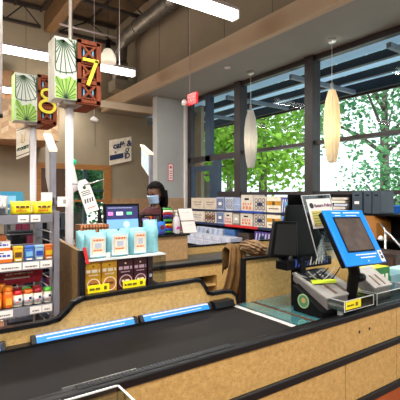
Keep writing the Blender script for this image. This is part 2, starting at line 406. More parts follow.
part(MB().tube([(1.9,6.1,2.07),(1.9,6.1,6.2)], .005, n=6), 'cord', HOUSING, t)

t = thing('hanging_tube', 'slim white vertical tube hanging at the left picture edge', 'tube', (.668,4.41,2.28))
part(MB().tube([(.668,4.41,2.32),(.668,4.41,6.3)], .013, n=8), 'tube', WHITE, t)
part(MB().tube([(.668,4.41,2.28),(.668,4.41,2.32)], .018, n=8), 'end_cap', BLKPL, t)
# exit sign on a rod
t = thing('exit_sign', 'red exit sign hanging on a thin rod at the soffit corner', 'sign', (4.0,6.0,3.1))
part(MB().tube([(4.0,6.02,3.36),(4.0,6.02,6.2)], .006, n=6), 'rod', HOUSING, t)
part(MB().box(3.985,4.03,5.80,6.08,3.14,3.34), 'sign_body', mat('exit_red',(224,36,44),.4,emis=.5), t)
text_mesh('lettering','EXIT',FX(3.984,6.06,3.185),0,0,.13,WHITE,t,depth=.002,xs=.85)
part(MB().lathe((3.95,6.12,3.19),[(.02,-.05),(.05,-.03),(.055,.02),(.03,.06)],n=14), 'emergency_lamp', WHITE, t)

# wall signs
t = thing('cafe_sign', 'square cream cafe sign with navy lettering on the back wall', 'sign', (4.38,10.6,2.4))
fr = Fr((4.36,10.6,2.36),(.97,0,.24),(0,0,1)); mb = MB(); fr.plate(mb,0,0,.68,.70,0,.03,-.04); part(mb,'board',CREAM,t)
part(MB().box(4.5,4.56,10.6,10.8,2.7,2.76).box(4.8,4.86,10.6,10.8,2.7,2.76),'bracket',GREYM,t)
mb = MB(); fr.plate(mb,.0,.13,.42,.27,0,.003); fr.ring(mb,.54,.17,.085,.035,0,.003,14); fr.ring(mb,.54,.33,.06,.028,0,.003,14); fr.line(mb,.47,.07,.61,.40,.02,0,.003)
part(mb,'emblem',NAVY,t)
text_mesh('lettering','café &',fr,.10,.44,.23,NAVY,t,depth=.002,bold=.009)
t = thing('grocery_sign', 'tilted cream grocery sign with fork emblem fixed to the 8 pole', 'sign', (.8,4.0,1.83))
fr = Fr((.737,4.02,1.838),(.118,0,.055),(0,0,1)); mb = MB()
W_ = .125; H_ = .28
fr.plate(mb,0,0,W_,H_,0,.008); fr.plate(mb,0,.022,W_,.030,1,.0015,.008); fr.plate(mb,0,.262,W_,.268,1,.0015,.008)
part(mb,'board',[CREAM, BROWNP],t)
mb = MB()
fr.line(mb,.045,.14,.05,.22,.005,0,.0015,.008); fr.line(mb,.06,.13,.062,.21,.005,0,.0015,.008); fr.line(mb,.075,.14,.085,.235,.005,0,.0015,.008)
fr.ring(mb,.062,.155,.022,.005,0,.0015,14,.008,PI,2*PI)
part(mb,'emblem',GOLD,t)
text_mesh('lettering','GROCERY',fr,.005,.072,.036,mat('dark_green_print',(10,62,44),.5),t,xs=.68,h=.009,bold=.003)
t = thing('wall_notice', 'narrow red edged vertical notice on the pale grey corner wall', 'sign', (4.87,8.27,1.85))
fr = FY(4.87,8.278,1.86); mb = MB()
fr.plate(mb,0,0,.15,.42,0,.006); fr.plate(mb,.02,.02,.13,.40,1,.002,.006); fr.plate(mb,.045,.3,.105,.36,0,.002,.008)
for k in range(4): fr.dashes(mb,.04,.06+.055*k,.11,.085+.055*k,0,.002,k,.008)
part(mb,'board',[mat('rose_print',(206,82,96),.5),PAPER],t)

# ------------------------------------------------------------------ lane number signs
def leaf_face(mb, fr, w, h, seed):
    # pale upper fan with fine dark ribs, green fronds below
    g0, g1, dk = 1, 2, 3
    r = random.Random(seed)
    cx, cy = .38*w, h*.96
    for k in range(13):
        a = math.radians(195+k*11.5); l = h*.56
        x1 = cx+math.cos(a)*l*.9; y1 = cy+math.sin(a)*l
        x1c = min(max(x1,.01),w-.01); s_ = (x1c-cx)/(x1-cx) if abs(x1-cx)>1e-6 else 1
        y1c = cy+(y1-cy)*s_
        fr.line(mb,cx,cy,x1c,y1c,.006,dk,.0015,.001)
    pts = []
    for k in range(15):
        a = math.radians(180+k*180/14); pts.append((min(max(cx+math.cos(a)*h*.5,.005),w-.005), cy+math.sin(a)*h*.53))
    for p, q in zip(pts, pts[1:]):
        if (p[0]-q[0])**2+(p[1]-q[1])**2 > 1e-6: fr.line(mb,*p,*q,.007,dk,.0015,.001)
    for k in range(4): fr.line(mb,.62*w+.02*k, h*.99, w-.006, h*(.9-.12*k), .006, dk, .0015, .001)
    cx, cy = .50*w, 0.005
    for k in range(11):
        a = math.radians(8+k*16.4); l = h*(.50 if k in (7,) else r.uniform(.33,.43))
        d = V((math.cos(a)*.75, math.sin(a))); q = V((-d.y,d.x))
        lim = 1.
        for _ in range(30):
            tip = (cx+d.x*l*lim, cy+d.y*l*lim)
            if .004 < tip[0] < w-.004: break
            lim -= .03
        l *= lim; wd = .026
        pl = [(cx,cy)]+[(cx+d.x*l*s_+q.x*wd*b, cy+d.y*l*s_+q.y*wd*b) for s_,b in ((.5,-.8),(.8,-1),(.95,-.6),(1,0),(.95,.6),(.8,1),(.5,.8))]
        pl = [(min(max(p[0],.002),w-.002), max(p[1],.002)) for p in pl]
        fr.poly(mb,pl,g0 if k%2 else g1,.001,.001*(1+k*.1))
        fr.line(mb,cx,cy,cx+d.x*l*.95,cy+d.y*l*.95,.005,dk,.001,.0025)
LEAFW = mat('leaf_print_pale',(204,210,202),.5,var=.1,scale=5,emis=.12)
GR1 = mat('frond_green',(140,190,70),.5,var=.1); GR2 = mat('frond_light_green',(170,208,100),.5,var=.1); GDK = mat('leaf_line_green',(44,84,44),.5)
def lane_sign(x, y, z0, h, digit, side, wl, ww, polex, label):
    t = thing('lane_sign', label, 'sign', (polex,y+.1,0), 'numbered lane signs')
    mb = MB().box(x,x+wl,y,y+.17,z0,z0+h)
    leaf_face(mb, FY(x,y,z0), wl, h, 3)
    if side == 'green':
        frs = FX(x,y+.17,z0)
        frs.plate(mb,.002,.002,.168,h-.002,1,.0008)
        for k in range(7): frs.line(mb,.02+.02*k,.01,.01+.025*k,h*(.3+.05*(k%3)),.012,1+k%2,.0015)
    else:
        frs = FX(x,y+.17,z0)
        frs.plate(mb,.002,.002,.168,h-.002,5,.0012)
        for k in range(4): frs.plate(mb,.02+.035*k,0,.030+.035*k,h,4,.002)
    part(mb,'leaf_panel',[LEAFW,GR1,GR2,GDK,mat('panel_edge_grey',(112,106,86),.5),mat('panel_side_taupe',(168,160,138),.5)],t)
    # lattice box
    xl = x+wl+.003; yd = .30; xr = xl+ww; mb = MB()
    mb.box(xl,xr,y+.03,y+yd,z0-.01,z0+h+.01,1)
    fw = .028
    mb.box(xl,xl+fw,y-.01,y+.03,z0-.01,z0+h+.01).box(xr-fw,xr,y-.01,y+.03,z0-.01,z0+h+.01)
    mb.box(xl,xr,y+yd,y+yd+.01,z0-.01,z0+h+.01).box(xl-.0,xl+.004,y+.0,y+yd,z0-.01,z0+h+.01).box(xr,xr+.006,y-.01,y+yd,z0-.01,z0+h+.01)
    mb.box(xl,xr,y-.01,y+yd,z0-.02,z0-.008)
    fr = FY(xl,y+.01,z0)
    n = 3; ch = h/n; iw = ww-2*fw
    for k in range(n+1): mb.box(xl,xr,y-.01,y+.03,z0+ch*k-.014,z0+ch*k+.014)
    for k in range(n):
        b = ch*k; a0,a1 = fw+.006,ww-fw-.006
        fr.line(mb,a0,b+.02,a1,b+ch-.02,.016,0,.016,.0); fr.line(mb,a0,b+ch-.02,a1,b+.02,.016,0,.015,.0)
        fr.line(mb,a0,b+ch*.18,a1,b+ch*.18,.008,0,.014); fr.line(mb,a0,b+ch*.82,a1,b+ch*.82,.008,0,.014)
        for a,c in ((.3,.5),(.7,.5)): fr.line(mb,ww*a,b+ch*.3,ww*a,b+ch*.7,.01,2+k%2,.004)  # blue and orange bars imitate glints in the dark recess
    part(mb,'lattice_box',[WOODD,WOODX,LBLUE,ORNG],t)
    fr2 = FY(xl,y-.012,z0)
    if digit == '7':
        mb = MB(); c = h*.5
        fr2.line(mb,ww*.20,c+.085,ww*.90,c+.085,.023,0,.014); fr2.line(mb,ww*.82,c+.09,ww*.42,c-.10,.025,0,.014)
        part(mb,'numeral',YEL,t)
    else:
        mb = MB(); c = h*.47
        fr2.ring(mb,ww*.48,c+.065,.06,.022,0,.02,20,0,0,2*PI,.052); fr2.ring(mb,ww*.5,c-.05,.08,.026,0,.02,20,0,0,2*PI,.068)
        part(mb,'numeral',YEL,t)
    part(MB().tube([(polex,y+.12,0),(polex,y+.12,z0-.005)],.029,n=16),'pole',mat('pole_white_paint',(206,202,206),.4,var=.03),t)
    part(MB().box(polex-.07,polex+.07,y+.03,y+.20,z0-.022,z0-.001),'bracket',LGREY,t)
    if digit == '7': part(MB().tube([(polex,y+.1,z0+h-.02),(polex,y+.1,6.3)],.012,n=8),'stay_rod',mat('rod_white',(214,208,200),.4),t)
    part(MB().lathe((polex,y+.12,0),[(.09,0),(.09,.01),(.035,.02)],n=16),'base_plate',LGREY,t)
lane_sign(.777,2.88,2.19,.435,'7','grey',.155,.17,.916,'lane 7 sign with yellow 7 on carved wood, leaf panel and white pole')
lane_sign(.705,3.90,2.185,.43,'8','green',.19,.165,.885,'lane 8 sign with yellow 8 on carved wood, leaf panel and white pole')

# hanging notice clipped beside pole 7
t = thing('hanging_notice', 'tilted white notice with small icons hanging beside the 7 pole', 'sign', (.95,2.76,1.38))
a_ = .26
fr = Fr((.945,2.76,1.385),(math.cos(a_),0,math.sin(-.0)+.0),(0,0,1)); fr = Fr((.958,2.75,1.375),(.95,.0,.30),(-.30,.0,.95)); mb = MB()
fr.poly(mb,[(0,0),(.095,0),(.085,.19),(.065,.235),(.015,.235),(-.005,.19)],0,.003)
fr.disc(mb,.04,.18,.012,1,.001,12,.003)
for k in range(3): fr.dashes(mb,.008,.125+.013*k,.07,.131+.013*k,2,.001,k,.003)
for k in range(4): fr.line(mb,.015+.018*k,.07,.02+.018*k,.1,.009,2,.001,.003)
fr.dashes(mb,.02,.03,.08,.036,3,.001,9,.003)
part(mb,'sheet',[PAPER,GDK,DGREY,RED],t)
part(MB().tube([(.93,2.98,1.59),(.96,2.75,1.58)],.004,n=6).tube([(.94,2.75,1.575),(1.08,2.73,1.62)],.005,n=6),'arm',STEEL,t)

# lane light posts
def light_post(x, y, z0, zt, w, label, screen):
    t = thing('slant_top_post', label, 'post', (x,y,0), 'slant topped posts between lanes')
    part(MB().box(x-.018,x+.018,y-.02,y+.02,0,zt), 'post', GREYM, t)
    yb = y+w
    part(MB().prism([(x-.02,y+.02,z0),(x-.02,y+.02,zt),(x-.02,yb,zt+.12),(x-.02,yb,z0+.14)],(.03,0,0)), 'side_panel', WHITE if screen else LGREY, t)
    part(MB().prism([(x-.03,y-.025,zt),(x-.03,y-.025,zt+.018),(x-.03,yb+.02,zt+.15),(x-.03,yb+.02,zt+.13)],(.055,0,0)), 'slanted_cap', mat('cap_cream',(240,226,196),.4,emis=.25), t)
    if screen:
        fr = FX(x-.021,yb-.02,z0)
        mb = MB(); fr.poly(mb,[(.0,.16),(w-.05,.03),(w-.05,zt-z0-.02),(0,zt-z0+.07)],0,.002)
        part(mb,'screen',mat('pale_screen',(196,226,236),.3,emis=.5,rgb2=(150,200,214),scale=18),t)
    else:
        part(MB().box(x-.015,x+.015,y+.02,y+.04,zt-.35,zt-.30),'bolt',STEEL,t)
light_post(.782,2.95,1.50,1.815,.12,'grey post with slanted cream top left of the 7 pole',False)
light_post(2.27,4.26,1.74,1.99,.21,'grey post with slanted cap and bright panel above the cashier',True)
for i,(x,z,s_,lab) in enumerate(((.69,1.50,.075,'small blank white card left of the grey post'),(.80,1.475,.07,'small white card with square mark right of the grey post'))):
    mb = MB(); fr = FY(x,2.9,z-.05); fr.plate(mb,0,0,s_,s_*1.0,0,.004)
    if i: fr.plate(mb,.04,.02,.06,.05,1,.001,.004)
    t = thing('info_card', lab, 'card', (x,2.9,z-.05)); part(mb,'card',[PAPER,LGREY],t)
    part(MB().box(.74,.78,2.9,2.94,z-.03,z-.01).box(min(x,.76),max(x+.02,.78),2.9,2.905,z-.03,z-.01),'clip',GREYM,t)

# ------------------------------------------------------------------ our checkout lane
lane = thing('checkout_counter', 'long particle board checkout counter with black trim and grey belt', 'counter', (1.4,1.4,0))
X0, X1 = -1.6, 3.4
mb = MB()
def ribbon(mb, pts, y0, y1, t, mi=0):    # trim band following pts (x,z)
    for (xa,za),(xb,zb) in zip(pts, pts[1:]):
        d = V((xb-xa,0,zb-za)); n = V((-d.z,0,d.x)).normalized()*t; e = d.normalized()*t*.25
        a = V((xa,0,za))-e; b = V((xb,0,zb))+e
        q = [a-n*.5,b-n*.5,b+n*.5,a+n*.5]
        mb.prism([(p.x,y0,p.z) for p in q],(0,y1-y0,0),mi)
# front panels, with their vertical joints
mb = MB()
for xa,xb in ((X0,.55),(.554,2.21),(2.214,X1)): mb.box(xa,xb,1.215,1.235,.70,.875)
for xa,xb in ((X0,.20),(.204,1.735),(1.739,2.21),(2.214,X1)): mb.box(xa,xb,1.215,1.235,.45,.68)
mb.box(X1-.02,X1,1.235,1.75,.1,.88)
part(mb,'front_panel',BOARD,lane)
part(MB().box(X0,X1,1.24,1.26,.42,.9),'inner_carcass',BLKPL,lane)
for z0_,z1_ in ((.872,.905),(.666,.704),(.42,.46)): part(MB().box(X0,X1,1.200,1.234,z0_,z1_),'bumper_trim',BLACK,lane,bevel=.006)
part(MB().box(X0,X1-.05,1.24,1.26,0,.42),'kick_panel',mat('rust_laminate',(176,84,34),.4,var=.1),lane)
mb = MB()
for x,z in ((1.855,.80),(1.945,.80)): mb.tube([(x,1.2135,z),(x,1.2165,z)],.008,n=10)
part(mb,'screw_cap',BLACK,lane)
part(MB().box(X0,1.425,1.25,1.72,.80,.888),'belt',BELT,lane)
part(MB().box(X0,1.44,1.235,1.249,.84,.903).box(X0,1.44,1.708,1.75,.84,.899),'belt_rail',BLACK,lane)
part(MB().box(.36,.61,1.249,1.254,.892,.908),'guard_edge',STEEL,lane)
mb = MB().box(.40,1.02,1.218,1.248,.903,.907)
for k in range(40): mb.box(.42+.015*k,.424+.015*k,1.226,1.247,.907,.909,1)
part(mb,'ridged_guard',[BLACK,DGREY],lane)
part(MB().box(1.427,1.455,1.235,1.72,.84,.889),'end_strip',mat('pale_aluminium',(236,230,226),.35,.3),lane)
# scanner deck
part(MB().box(1.46,2.3,1.235,1.74,.80,.885),'deck',STEEL,lane)
GLS = mat('scanner_glass',(60,118,124),.04,var=.15,coat=1.)  # teal base colour imitates the windows reflected in dark glass
part(MB().box(1.475,1.565,1.26,1.72,.885,.889).box(1.60,2.2,1.27,1.72,.885,.889),'scanner_glass',GLS,lane)
part(MB().box(1.572,1.584,1.26,1.72,.885,.890),'deck_seam',BROWNP,lane)
part(MB().box(2.3,X1-.02,1.235,1.74,.80,.872),'worktop',mat('dark_worktop',(58,54,54),.4),lane)
# splash board with curved outline
prof = [(X0,.965),(.44,.965),(.49,.972),(.525,1.0),(.555,1.03),(.60,1.045),(1.20,1.052),(1.235,1.045),(1.262,1.01),(1.28,.975),(1.31,.965),(1.40,.965),(1.45,.958),(1.482,.93),(1.492,.885)]
mb = MB()
for (xa,za),(xb,zb) in zip(prof, prof[1:]):
    mb.prism([(xa,1.752,.4),(xb,1.752,.4),(xb,1.752,zb),(xa,1.752,za)],(0,.018,0))
part(mb,'splash_board',BOARD,lane)
mb = MB(); ribbon(mb,prof,1.744,1.778,.017); part(mb,'splash_trim',BLACK,lane)
# rear register board
part(MB().box(1.553,2.75,1.752,1.775,.60,1.125),'register_board',BOARD,lane)
part(MB().box(1.538,1.552,1.746,1.78,.6,1.138).box(1.552,2.76,1.746,1.78,1.125,1.138),'register_trim',BLACK,lane)
part(MB().box(X0,1.54,1.752,1.772,0,.4).box(1.54,2.75,1.752,1.772,0,.6),'rear_base',BROWNP,lane)

# divider bars lying against the splash board
proto = thing('lane_divider', 'blue advertising lane divider lying nearest the shelf rack', 'divider', (0,0,0), 'blue lane dividers along the belt')
def divider(x0, x1, label):
    t = thing('lane_divider', label, 'divider', ((x0+x1)/2,1.71,.87), 'blue lane dividers along the belt')
    y0, y1, z0, z1 = 1.712,1.748,.900,.923
    mb = MB().prism([(x0+.02,y0,z0),(x0+.02,y1,z0),(x0+.02,y1,z1),(x0+.02,y0+.02,z1)],(x1-x0-.04,0,0))
    part(mb,'bar',BLUEF,t)
    fr = Fr((x0+.02,y0,z0),(1,0,0),(0,.02,z1-z0)); l = x1-x0-.04
    mb = MB(); fr.plate(mb,0,.026,l,.031,0,.001); fr.dashes(mb,.04,.011,l-.05,.0145,0,.001,int(x0*50))
    part(mb,'print',WHITE,t)
    for a,b in ((x0,x0+.02),(x1-.02,x1)): part(MB().prism([(a,y0-.003,z0),(a,y1,z0),(a,y1,z1+.003),(a,y0+.017,z1+.003)],(b-a,0,0)),'end_cap',BLACK,t,bevel=.003)
bpy.data.objects.remove(proto)
divider(-.25,.278,'blue lane divider cut off at the left edge of the picture')
divider(.372,.85,'blue lane divider in front of the dark box shelf')
divider(.86,1.285,'blue lane divider reaching the curved end of the board')
mb = MB().prism([(1.29,1.69,.900),(1.29,1.748,.900),(1.29,1.748,.930),(1.29,1.70,.930)],(.13,0,0))
tag(mb.build('belt_stop', BLACK, org=(1.35,1.7,.90)),'short black block at the end of the belt behind the dividers','belt stop')

# clear tray hung on the counter front, only its corner in view
t = thing('acrylic_bin','clear acrylic bin corner hung on the counter front','bin',(.2,1.09,.7))
part(MB().box(-.3,.49,1.125,1.129,.76,.93).box(.486,.49,.90,1.129,.76,.93).box(-.3,.49,.90,.904,.76,.93).box(-.3,.49,.90,1.129,.76,.764),'bin_body',ACRYL,t)
part(MB().box(-.3,.492,1.124,1.130,.928,.932).box(.486,.492,.90,1.130,.928,.932),'edge',ACEDGE,t)
part(MB().box(.3,.34,1.129,1.203,.87,.90),'bracket',ACEDGE,t)

# ------------------------------------------------------------------ left rack
rack = thing('shelf_rack','grey metal merchandise rack with wire sides and price strips','rack',(.2,2.08,0))
part(MB().box(.510,.534,1.9,1.93,0,1.43),'post',GREYM,rack)
part(MB().box(-.62,-.58,1.9,1.94,0,1.43),'post',GREYM,rack)
part(MB().box(.502,.54,2.24,2.28,0,1.43),'post',GREYM,rack)
part(MB().box(-.62,-.58,2.24,2.28,0,1.43),'post',GREYM,rack)
SH = [1.415,1.205,1.003,.80,.45,.15]
for i,z in enumerate(SH):
    part(MB().box(-.6,.50,1.915,2.26,z-.012,z),'shelf',DGREY,rack)
    st = part(MB().box(-.6,.504,1.902,1.912,z-.036,z+.002),'price_strip',GREYM,rack)
    if i < 3:
        mb = MB(); fr = FY(0,1.902,z-.034)
        for a,b in (((.10,.255),(.355,.40),(.408,.45)),((.28,.37),(.375,.445),(.449,.50)),((.20,.335),(.405,.455),(.457,.50)))[i]:
            mb = MB(); fr.plate(mb,a,.003,b,.034,0,.001); fr.dashes(mb,a+.01,.012,b-.01,.017,1,.0012,int(a*99),.001); part(mb,'price_label',[PAPER,MGREY],st)
mb = MB()
for x in (.521,):
    for z in [.2+.045*k for k in range(27)]: mb.tube([(x,1.92,z),(x,2.26,z)],.003,n=5)
for z in [.2+.055*k for k in range(22)]: mb.tube([(-.6,2.262,z),(.52,2.262,z)],.0028,n=5)
part(mb,'wire_grid',STEEL,rack)

def jar(x,y,z,cap,lab,body,label,h=.068,r=.021):
    t = thing('spread_jar',label,'jar',(x,y,z),'small capped jars on the rack')
    part(MB().lathe((x,y,z),[(r*.9,0),(r,.005),(r,h*.7),(r*.85,h*.78)],n=16),'body',body,t)
    part(MB().lathe((x,y,z),[(r*1.015,h*.12),(r*1.015,h*.58)],n=16,),'label_band',lab,t)
    part(MB().lathe((x,y,z+h*.76),[(r*.92,0),(r*.94,.004),(r*.94,h*.24),(r*.8,h*.27)],n=16),'cap',cap,t)
    mb = MB(); fr = FY(x-r*.5,y-r*1.01,z+h*.3); fr.plate(mb,0,0,r*.7,.003,0,.002); fr.plate(mb,r*.5,.008,r*1.0,.018,1,.002)
    part(mb,'print',[RED,NAVY],t)
SIL = mat('silver_label',(206,204,206),.35)
jc = [(RED,'red'),(mat('cap_orange',(216,110,40),.4),'orange'),(mat('cap_crimson',(150,20,40),.4),'crimson'),(mat('cap_green',(90,176,60),.4),'green')]
for i,x in enumerate((.362,.406,.448,.492)):
    jar(x,1.945,1.005,jc[i][0],SIL,CREAM,'small jar with %s cap, front row of the third rack shelf'%jc[i][1])
for i,x in enumerate((.37,.415,.462)):
    jar(x,2.02,1.005,jc[(i+2)%4][0],CREAM,ORNG,'small jar with %s cap, second row of the third rack shelf'%jc[(i+2)%4][1],h=.062)
def bottle(x,y,label):
    t = thing('spice_bottle',label,'bottle',(x,y,1.005),'orange bottles on the rack')
    part(MB().lathe((x,y,1.005),[(.02,0),(.022,.005),(.022,.06),(.017,.075)],n=16),'body',ORNG,t)
    part(MB().lathe((x,y,1.078),[(.019,0),(.02,.003),(.02,.018),(.017,.022)],n=16),'cap',mat('orange_cap',(240,140,40),.4),t)
    mb = MB(); FY(x-.012,y-.0225,1.02).plate(mb,0,0,.024,.03,0,.001); part(mb,'print',mat('amber_print',(246,170,60),.4),t)
for i,x in enumerate((.235,.278,.322)): bottle(x,1.945,('amber bottle at the left picture edge, third rack shelf','middle amber bottle of the third rack shelf','amber bottle touching the small jars, third rack shelf')[i])
for i,x in enumerate((.255,.305)): bottle(x,2.02,('rear amber bottle by the picture edge','rear amber bottle behind the jars')[i])
t = thing('promo_card','dark crimson promotional card with white script above the small jars','sign',(.4,1.99,1.08))
fr = FY(.30,2.06,1.092); mb = MB()
fr.poly(mb,[(-.02,-.01),(.19,-.01),(.20,.06),(.12,.072),(-.02,.062)],0,.004)
fr.dashes(mb,.03,.035,.15,.042,1,.001,5,.004); fr.plate(mb,.025,.015,.135,.022,1,.001,.004)
part(mb,'card',[mat('crimson_card',(160,18,52),.4),PAPER],t); part(MB().box(.38,.384,2.064,2.068,1.003,1.10),'stem',STEEL,t)

def tub(x,y,m1,m2,label):
    t = thing('mustard_tub',label,'tub',(x,y,1.205),'little tubs on the middle rack shelf')
    part(MB().hexa([(x-.017,y-.015,1.205),(x+.017,y-.015,1.205),(x+.017,y+.015,1.205),(x-.017,y+.015,1.205),(x-.02,y-.018,1.262),(x+.02,y-.018,1.262),(x+.02,y+.018,1.262),(x-.02,y+.018,1.262)]),'body',m1,t,bevel=.004)
    part(MB().box(x-.021,x+.021,y-.019,y+.019,1.262,1.275),'lid',m1,t,bevel=.003)
    mb = MB(); fr = FY(x-.014,y-.019,1.215); fr.plate(mb,0,.012,.028,.034,0,.0015); fr.plate(mb,.002,-.004,.026,.003,1,.001)
    part(mb,'print',[m2,CREAM],t)
YMUS = mat('mustard_yellow',(232,186,30),.4)
tub(.362,1.945,YMUS,BROWNP,'yellow tub left of the blue one on the middle rack shelf')
tub(.408,1.945,mat('tub_blue',(60,110,200),.4),LBLUE,'deep blue tub on the middle rack shelf')
tub(.452,1.945,mat('tub_pale_blue',(150,190,226),.4),BLUEP,'pale blue tub on the middle rack shelf')
tub(.494,1.945,ORNG,YMUS,'orange tub next to the rack post')
def carton(x0,x1,y0,y1,z0,z1,ms,label,name='carton',cat='box',grp=None,marks=None):
    t = thing(name,label,cat,((x0+x1)/2,(y0+y1)/2,z0),grp)
    part(MB().box(x0,x1,y0,y1,z0,z1),'box_body',ms[0],t,bevel=.0015)
    if marks:
        mb = MB(); marks(mb,FY(x0,y0,z0),x1-x0,z1-z0); part(mb,'print',ms[1:],t)
    return t
def mk_orange(mb,fr,w,h):
    fr.plate(mb,0,h*.3,w,h,0,.001); fr.dashes(mb,w*.35,h*.5,w*.92,h*.68,1,.002,3); fr.plate(mb,w*.45,h*.78,w*.7,h*.86,2,.002)
carton(.22,.338,1.93,2.05,1.206,1.258,[ORNG,PAPER,BLUEP,NAVY],'orange and white carton at the bottom of the pile on the rack','carton','box','orange and white cartons',mk_orange)
carton(.212,.330,1.932,2.05,1.259,1.302,[ORNG,PAPER,BLUEP,NAVY],'orange and white carton lying on a similar carton','carton','box','orange and white cartons',mk_orange)
carton(.20,.315,1.94,2.05,1.303,1.325,[mat('rust_box',(176,92,36),.5)],'flat rust brown box on top of the carton pile')

def pillow(name,label,cat,x0,x1,y0,y1,z0,z1,m,grp,marks=None,mm=None,puff=.35,nx=10,nz=8,seed=1,lean=0.):
    # sealed soft pack: crimped flat edges, bulging middle
    t = thing(name,label,cat,((x0+x1)/2,(y0+y1)/2,z0),grp)
    r = random.Random(seed); mb = MB(); yc = (y0+y1)/2; d = (y1-y0)/2
    def surf(sgn):
        g = []
        for j in range(nz+1):
            row = []
            for i in range(nx+1):
                s,t_ = i/nx,j/nz
                b = (math.sin(PI*s)**.45 if 0<s<1 else 0)
                bz = 1-max(0,(t_-.62)/.38)**1.6
                bz = bz if t_>.02 else .85
                w = 1-.06*math.sin(PI*t_)
                x = (x0+x1)/2+(s-.5)*(x1-x0)*w
                yy = yc+sgn*d*(.25+.75*b)*max(.05,bz)+r.uniform(-.003,.003)*(0<i<nx)+lean*t_
                row.append(mb.b.verts.new((x,yy,z0+(z1-z0)*t_+ (r.uniform(-.003,.003) if j==nz else 0))))
            g.append(row)
        return g
    F_,B_ = surf(-1),surf(1)
    for g,fl in ((F_,0),(B_,1)):
        for j in range(nz):
            for i in range(nx):
                q = [g[j][i],g[j][i+1],g[j+1][i+1],g[j+1][i]]; mb._f(q[::-1] if fl else q,0,True)
    for j in range(nz):
        mb._f([F_[j][0],F_[j+1][0],B_[j+1][0],B_[j][0]],0,True); mb._f([F_[j][nx],B_[j][nx],B_[j+1][nx],F_[j+1][nx]],0,True)
    for i in range(nx):
        mb._f([F_[0][i],B_[0][i],B_[0][i+1],F_[0][i+1]],0); mb._f([F_[nz][i],F_[nz][i+1],B_[nz][i+1],B_[nz][i]],0)
    part(mb,'bag_body',m,t)
    if marks:
        mb = MB(); marks(mb,FY(x0,yc-d*1.04,z0),x1-x0,z1-z0); part(mb,'print',mm,t)
    return t
def mk_y(mb,fr,w,h): fr.dashes(mb,w*.2,h*.5,w*.8,h*.68,0,.002,3); fr.dashes(mb,w*.2,h*.25,w*.7,h*.33,1,.002,4)
YBAG = mat('yellow_bag_film',(234,214,20),.35,var=.15,scale=30,bump=.3)
pillow('snack_bag','plump yellow snack bag on the rack top, left one','bag',.335,.425,1.93,2.0,1.417,1.475,YBAG,'yellow snack bags',mk_y,[BROWNP,RED],seed=2)
pillow('snack_bag','plump yellow snack bag on the rack top, beside the post','bag',.428,.518,1.93,2.0,1.417,1.475,YBAG,'yellow snack bags',mk_y,[BROWNP,RED],seed=5)
def mk_g(mb,fr,w,h): fr.plate(mb,w*.1,h*.1,w*.8,h*.35,0,.002); fr.dashes(mb,w*.1,h*.45,w*.8,h*.6,1,.002,7)
pillow('snack_bag','silvery patterned bag at the left end of the rack top','bag',.25,.325,1.93,2.0,1.417,1.50,mat('silver_film',(170,168,172),.35,var=.25,scale=40,bump=.3),'yellow snack bags' if 0 else None,mk_g,[DGREY,PAPER],seed=9)
t = thing('display_card','blue display card standing behind the yellow snack bags','sign',(.34,2.05,1.416))
fr = FY(.30,2.06,1.416); mb = MB(); fr.poly(mb,[(0,0),(.12,0),(.105,.105),(.01,.105)],0,.003); fr.plate(mb,.02,.045,.075,.085,1,.001,.003); fr.dashes(mb,.02,.02,.09,.028,2,.001,3,.003); part(mb,'card',[mat('sea_blue_print',(40,130,170),.5),LBLUE,PAPER],t)
t = thing('display_card','green topped card at the far left of the rack top','sign',(.26,2.03,1.416))
fr = FY(.235,2.03,1.416); mb = MB(); fr.plate(mb,0,0,.06,.10,0,.003); fr.disc(mb,.03,.10,.03,1,.002,16,.003); part(mb,'card',[PAPER,mat('aqua_green_print',(60,190,150),.5)],t)

# ------------------------------------------------------------------ display stand with aqua bags and boxes
st = thing('display_stand','particle board display stand with black edge and clear shelf','stand',(.8,2.0,0))
part(MB().hexa([(.60,1.83,0),(.618,1.83,0),(.618,2.22,0),(.60,2.22,0),(.60,1.83,1.245),(.618,1.83,1.245),(.618,2.22,1.275),(.60,2.22,1.275)]),'side_panel',mat('fibreboard',(124,94,52),.55,var=.2,scale=40),st)
part(MB().box(.596,.622,1.80,1.83,0,1.25),'edge_trim',BLACK,st)
part(MB().box(.62,1.04,1.79,2.20,1.198,1.206),'shelf',ACEDGE,st)
part(MB().box(.62,1.04,1.80,2.20,1.030,1.040),'shelf',BLKPL,st)
part(MB().box(.62,1.04,2.2,2.215,0,1.2),'back_panel',BLKPL,st)
part(MB().box(1.036,1.040,1.79,2.20,1.0,1.206),'end_pane',ACRYL,st)
part(MB().box(.98,1.04,1.95,2.2,1.04,1.198),'inner_block',mat('pink_beige',(188,158,130),.5),st)
part(MB().box(.60,1.03,1.83,2.2,0,.05),'base',BLKPL,st)
t = thing('price_tag','red tag clipped at the left end of the aqua bag shelf','tag',(.63,1.79,1.2))
part(MB().hexa([(.622,1.786,1.19),(.636,1.786,1.19),(.636,1.79,1.19),(.622,1.79,1.19),(.608,1.795,1.265),(.624,1.795,1.265),(.624,1.799,1.265),(.608,1.799,1.265)]),'tag',RED,t)
def mk_bag(mb,fr,w,h):
    fr.plate(mb,w*.14,h*.07,w*.88,h*.88,4,.0008); fr.plate(mb,w*.24,h*.16,w*.80,h*.80,0,.001); fr.dashes(mb,w*.3,h*.70,w*.76,h*.76,1,.002,3); fr.plate(mb,w*.38,h*.42,w*.68,h*.62,2,.002); fr.dashes(mb,w*.3,h*.3,w*.72,h*.35,1,.002,5)
    for a in (.25,.79): fr.plate(mb,w*a,h*.16,w*(a+.012),h*.8,3,.0015)
BM = [CREAM,ORNG,LAV,GOLD,mat('pale_aqua_print',(208,224,230),.45)]
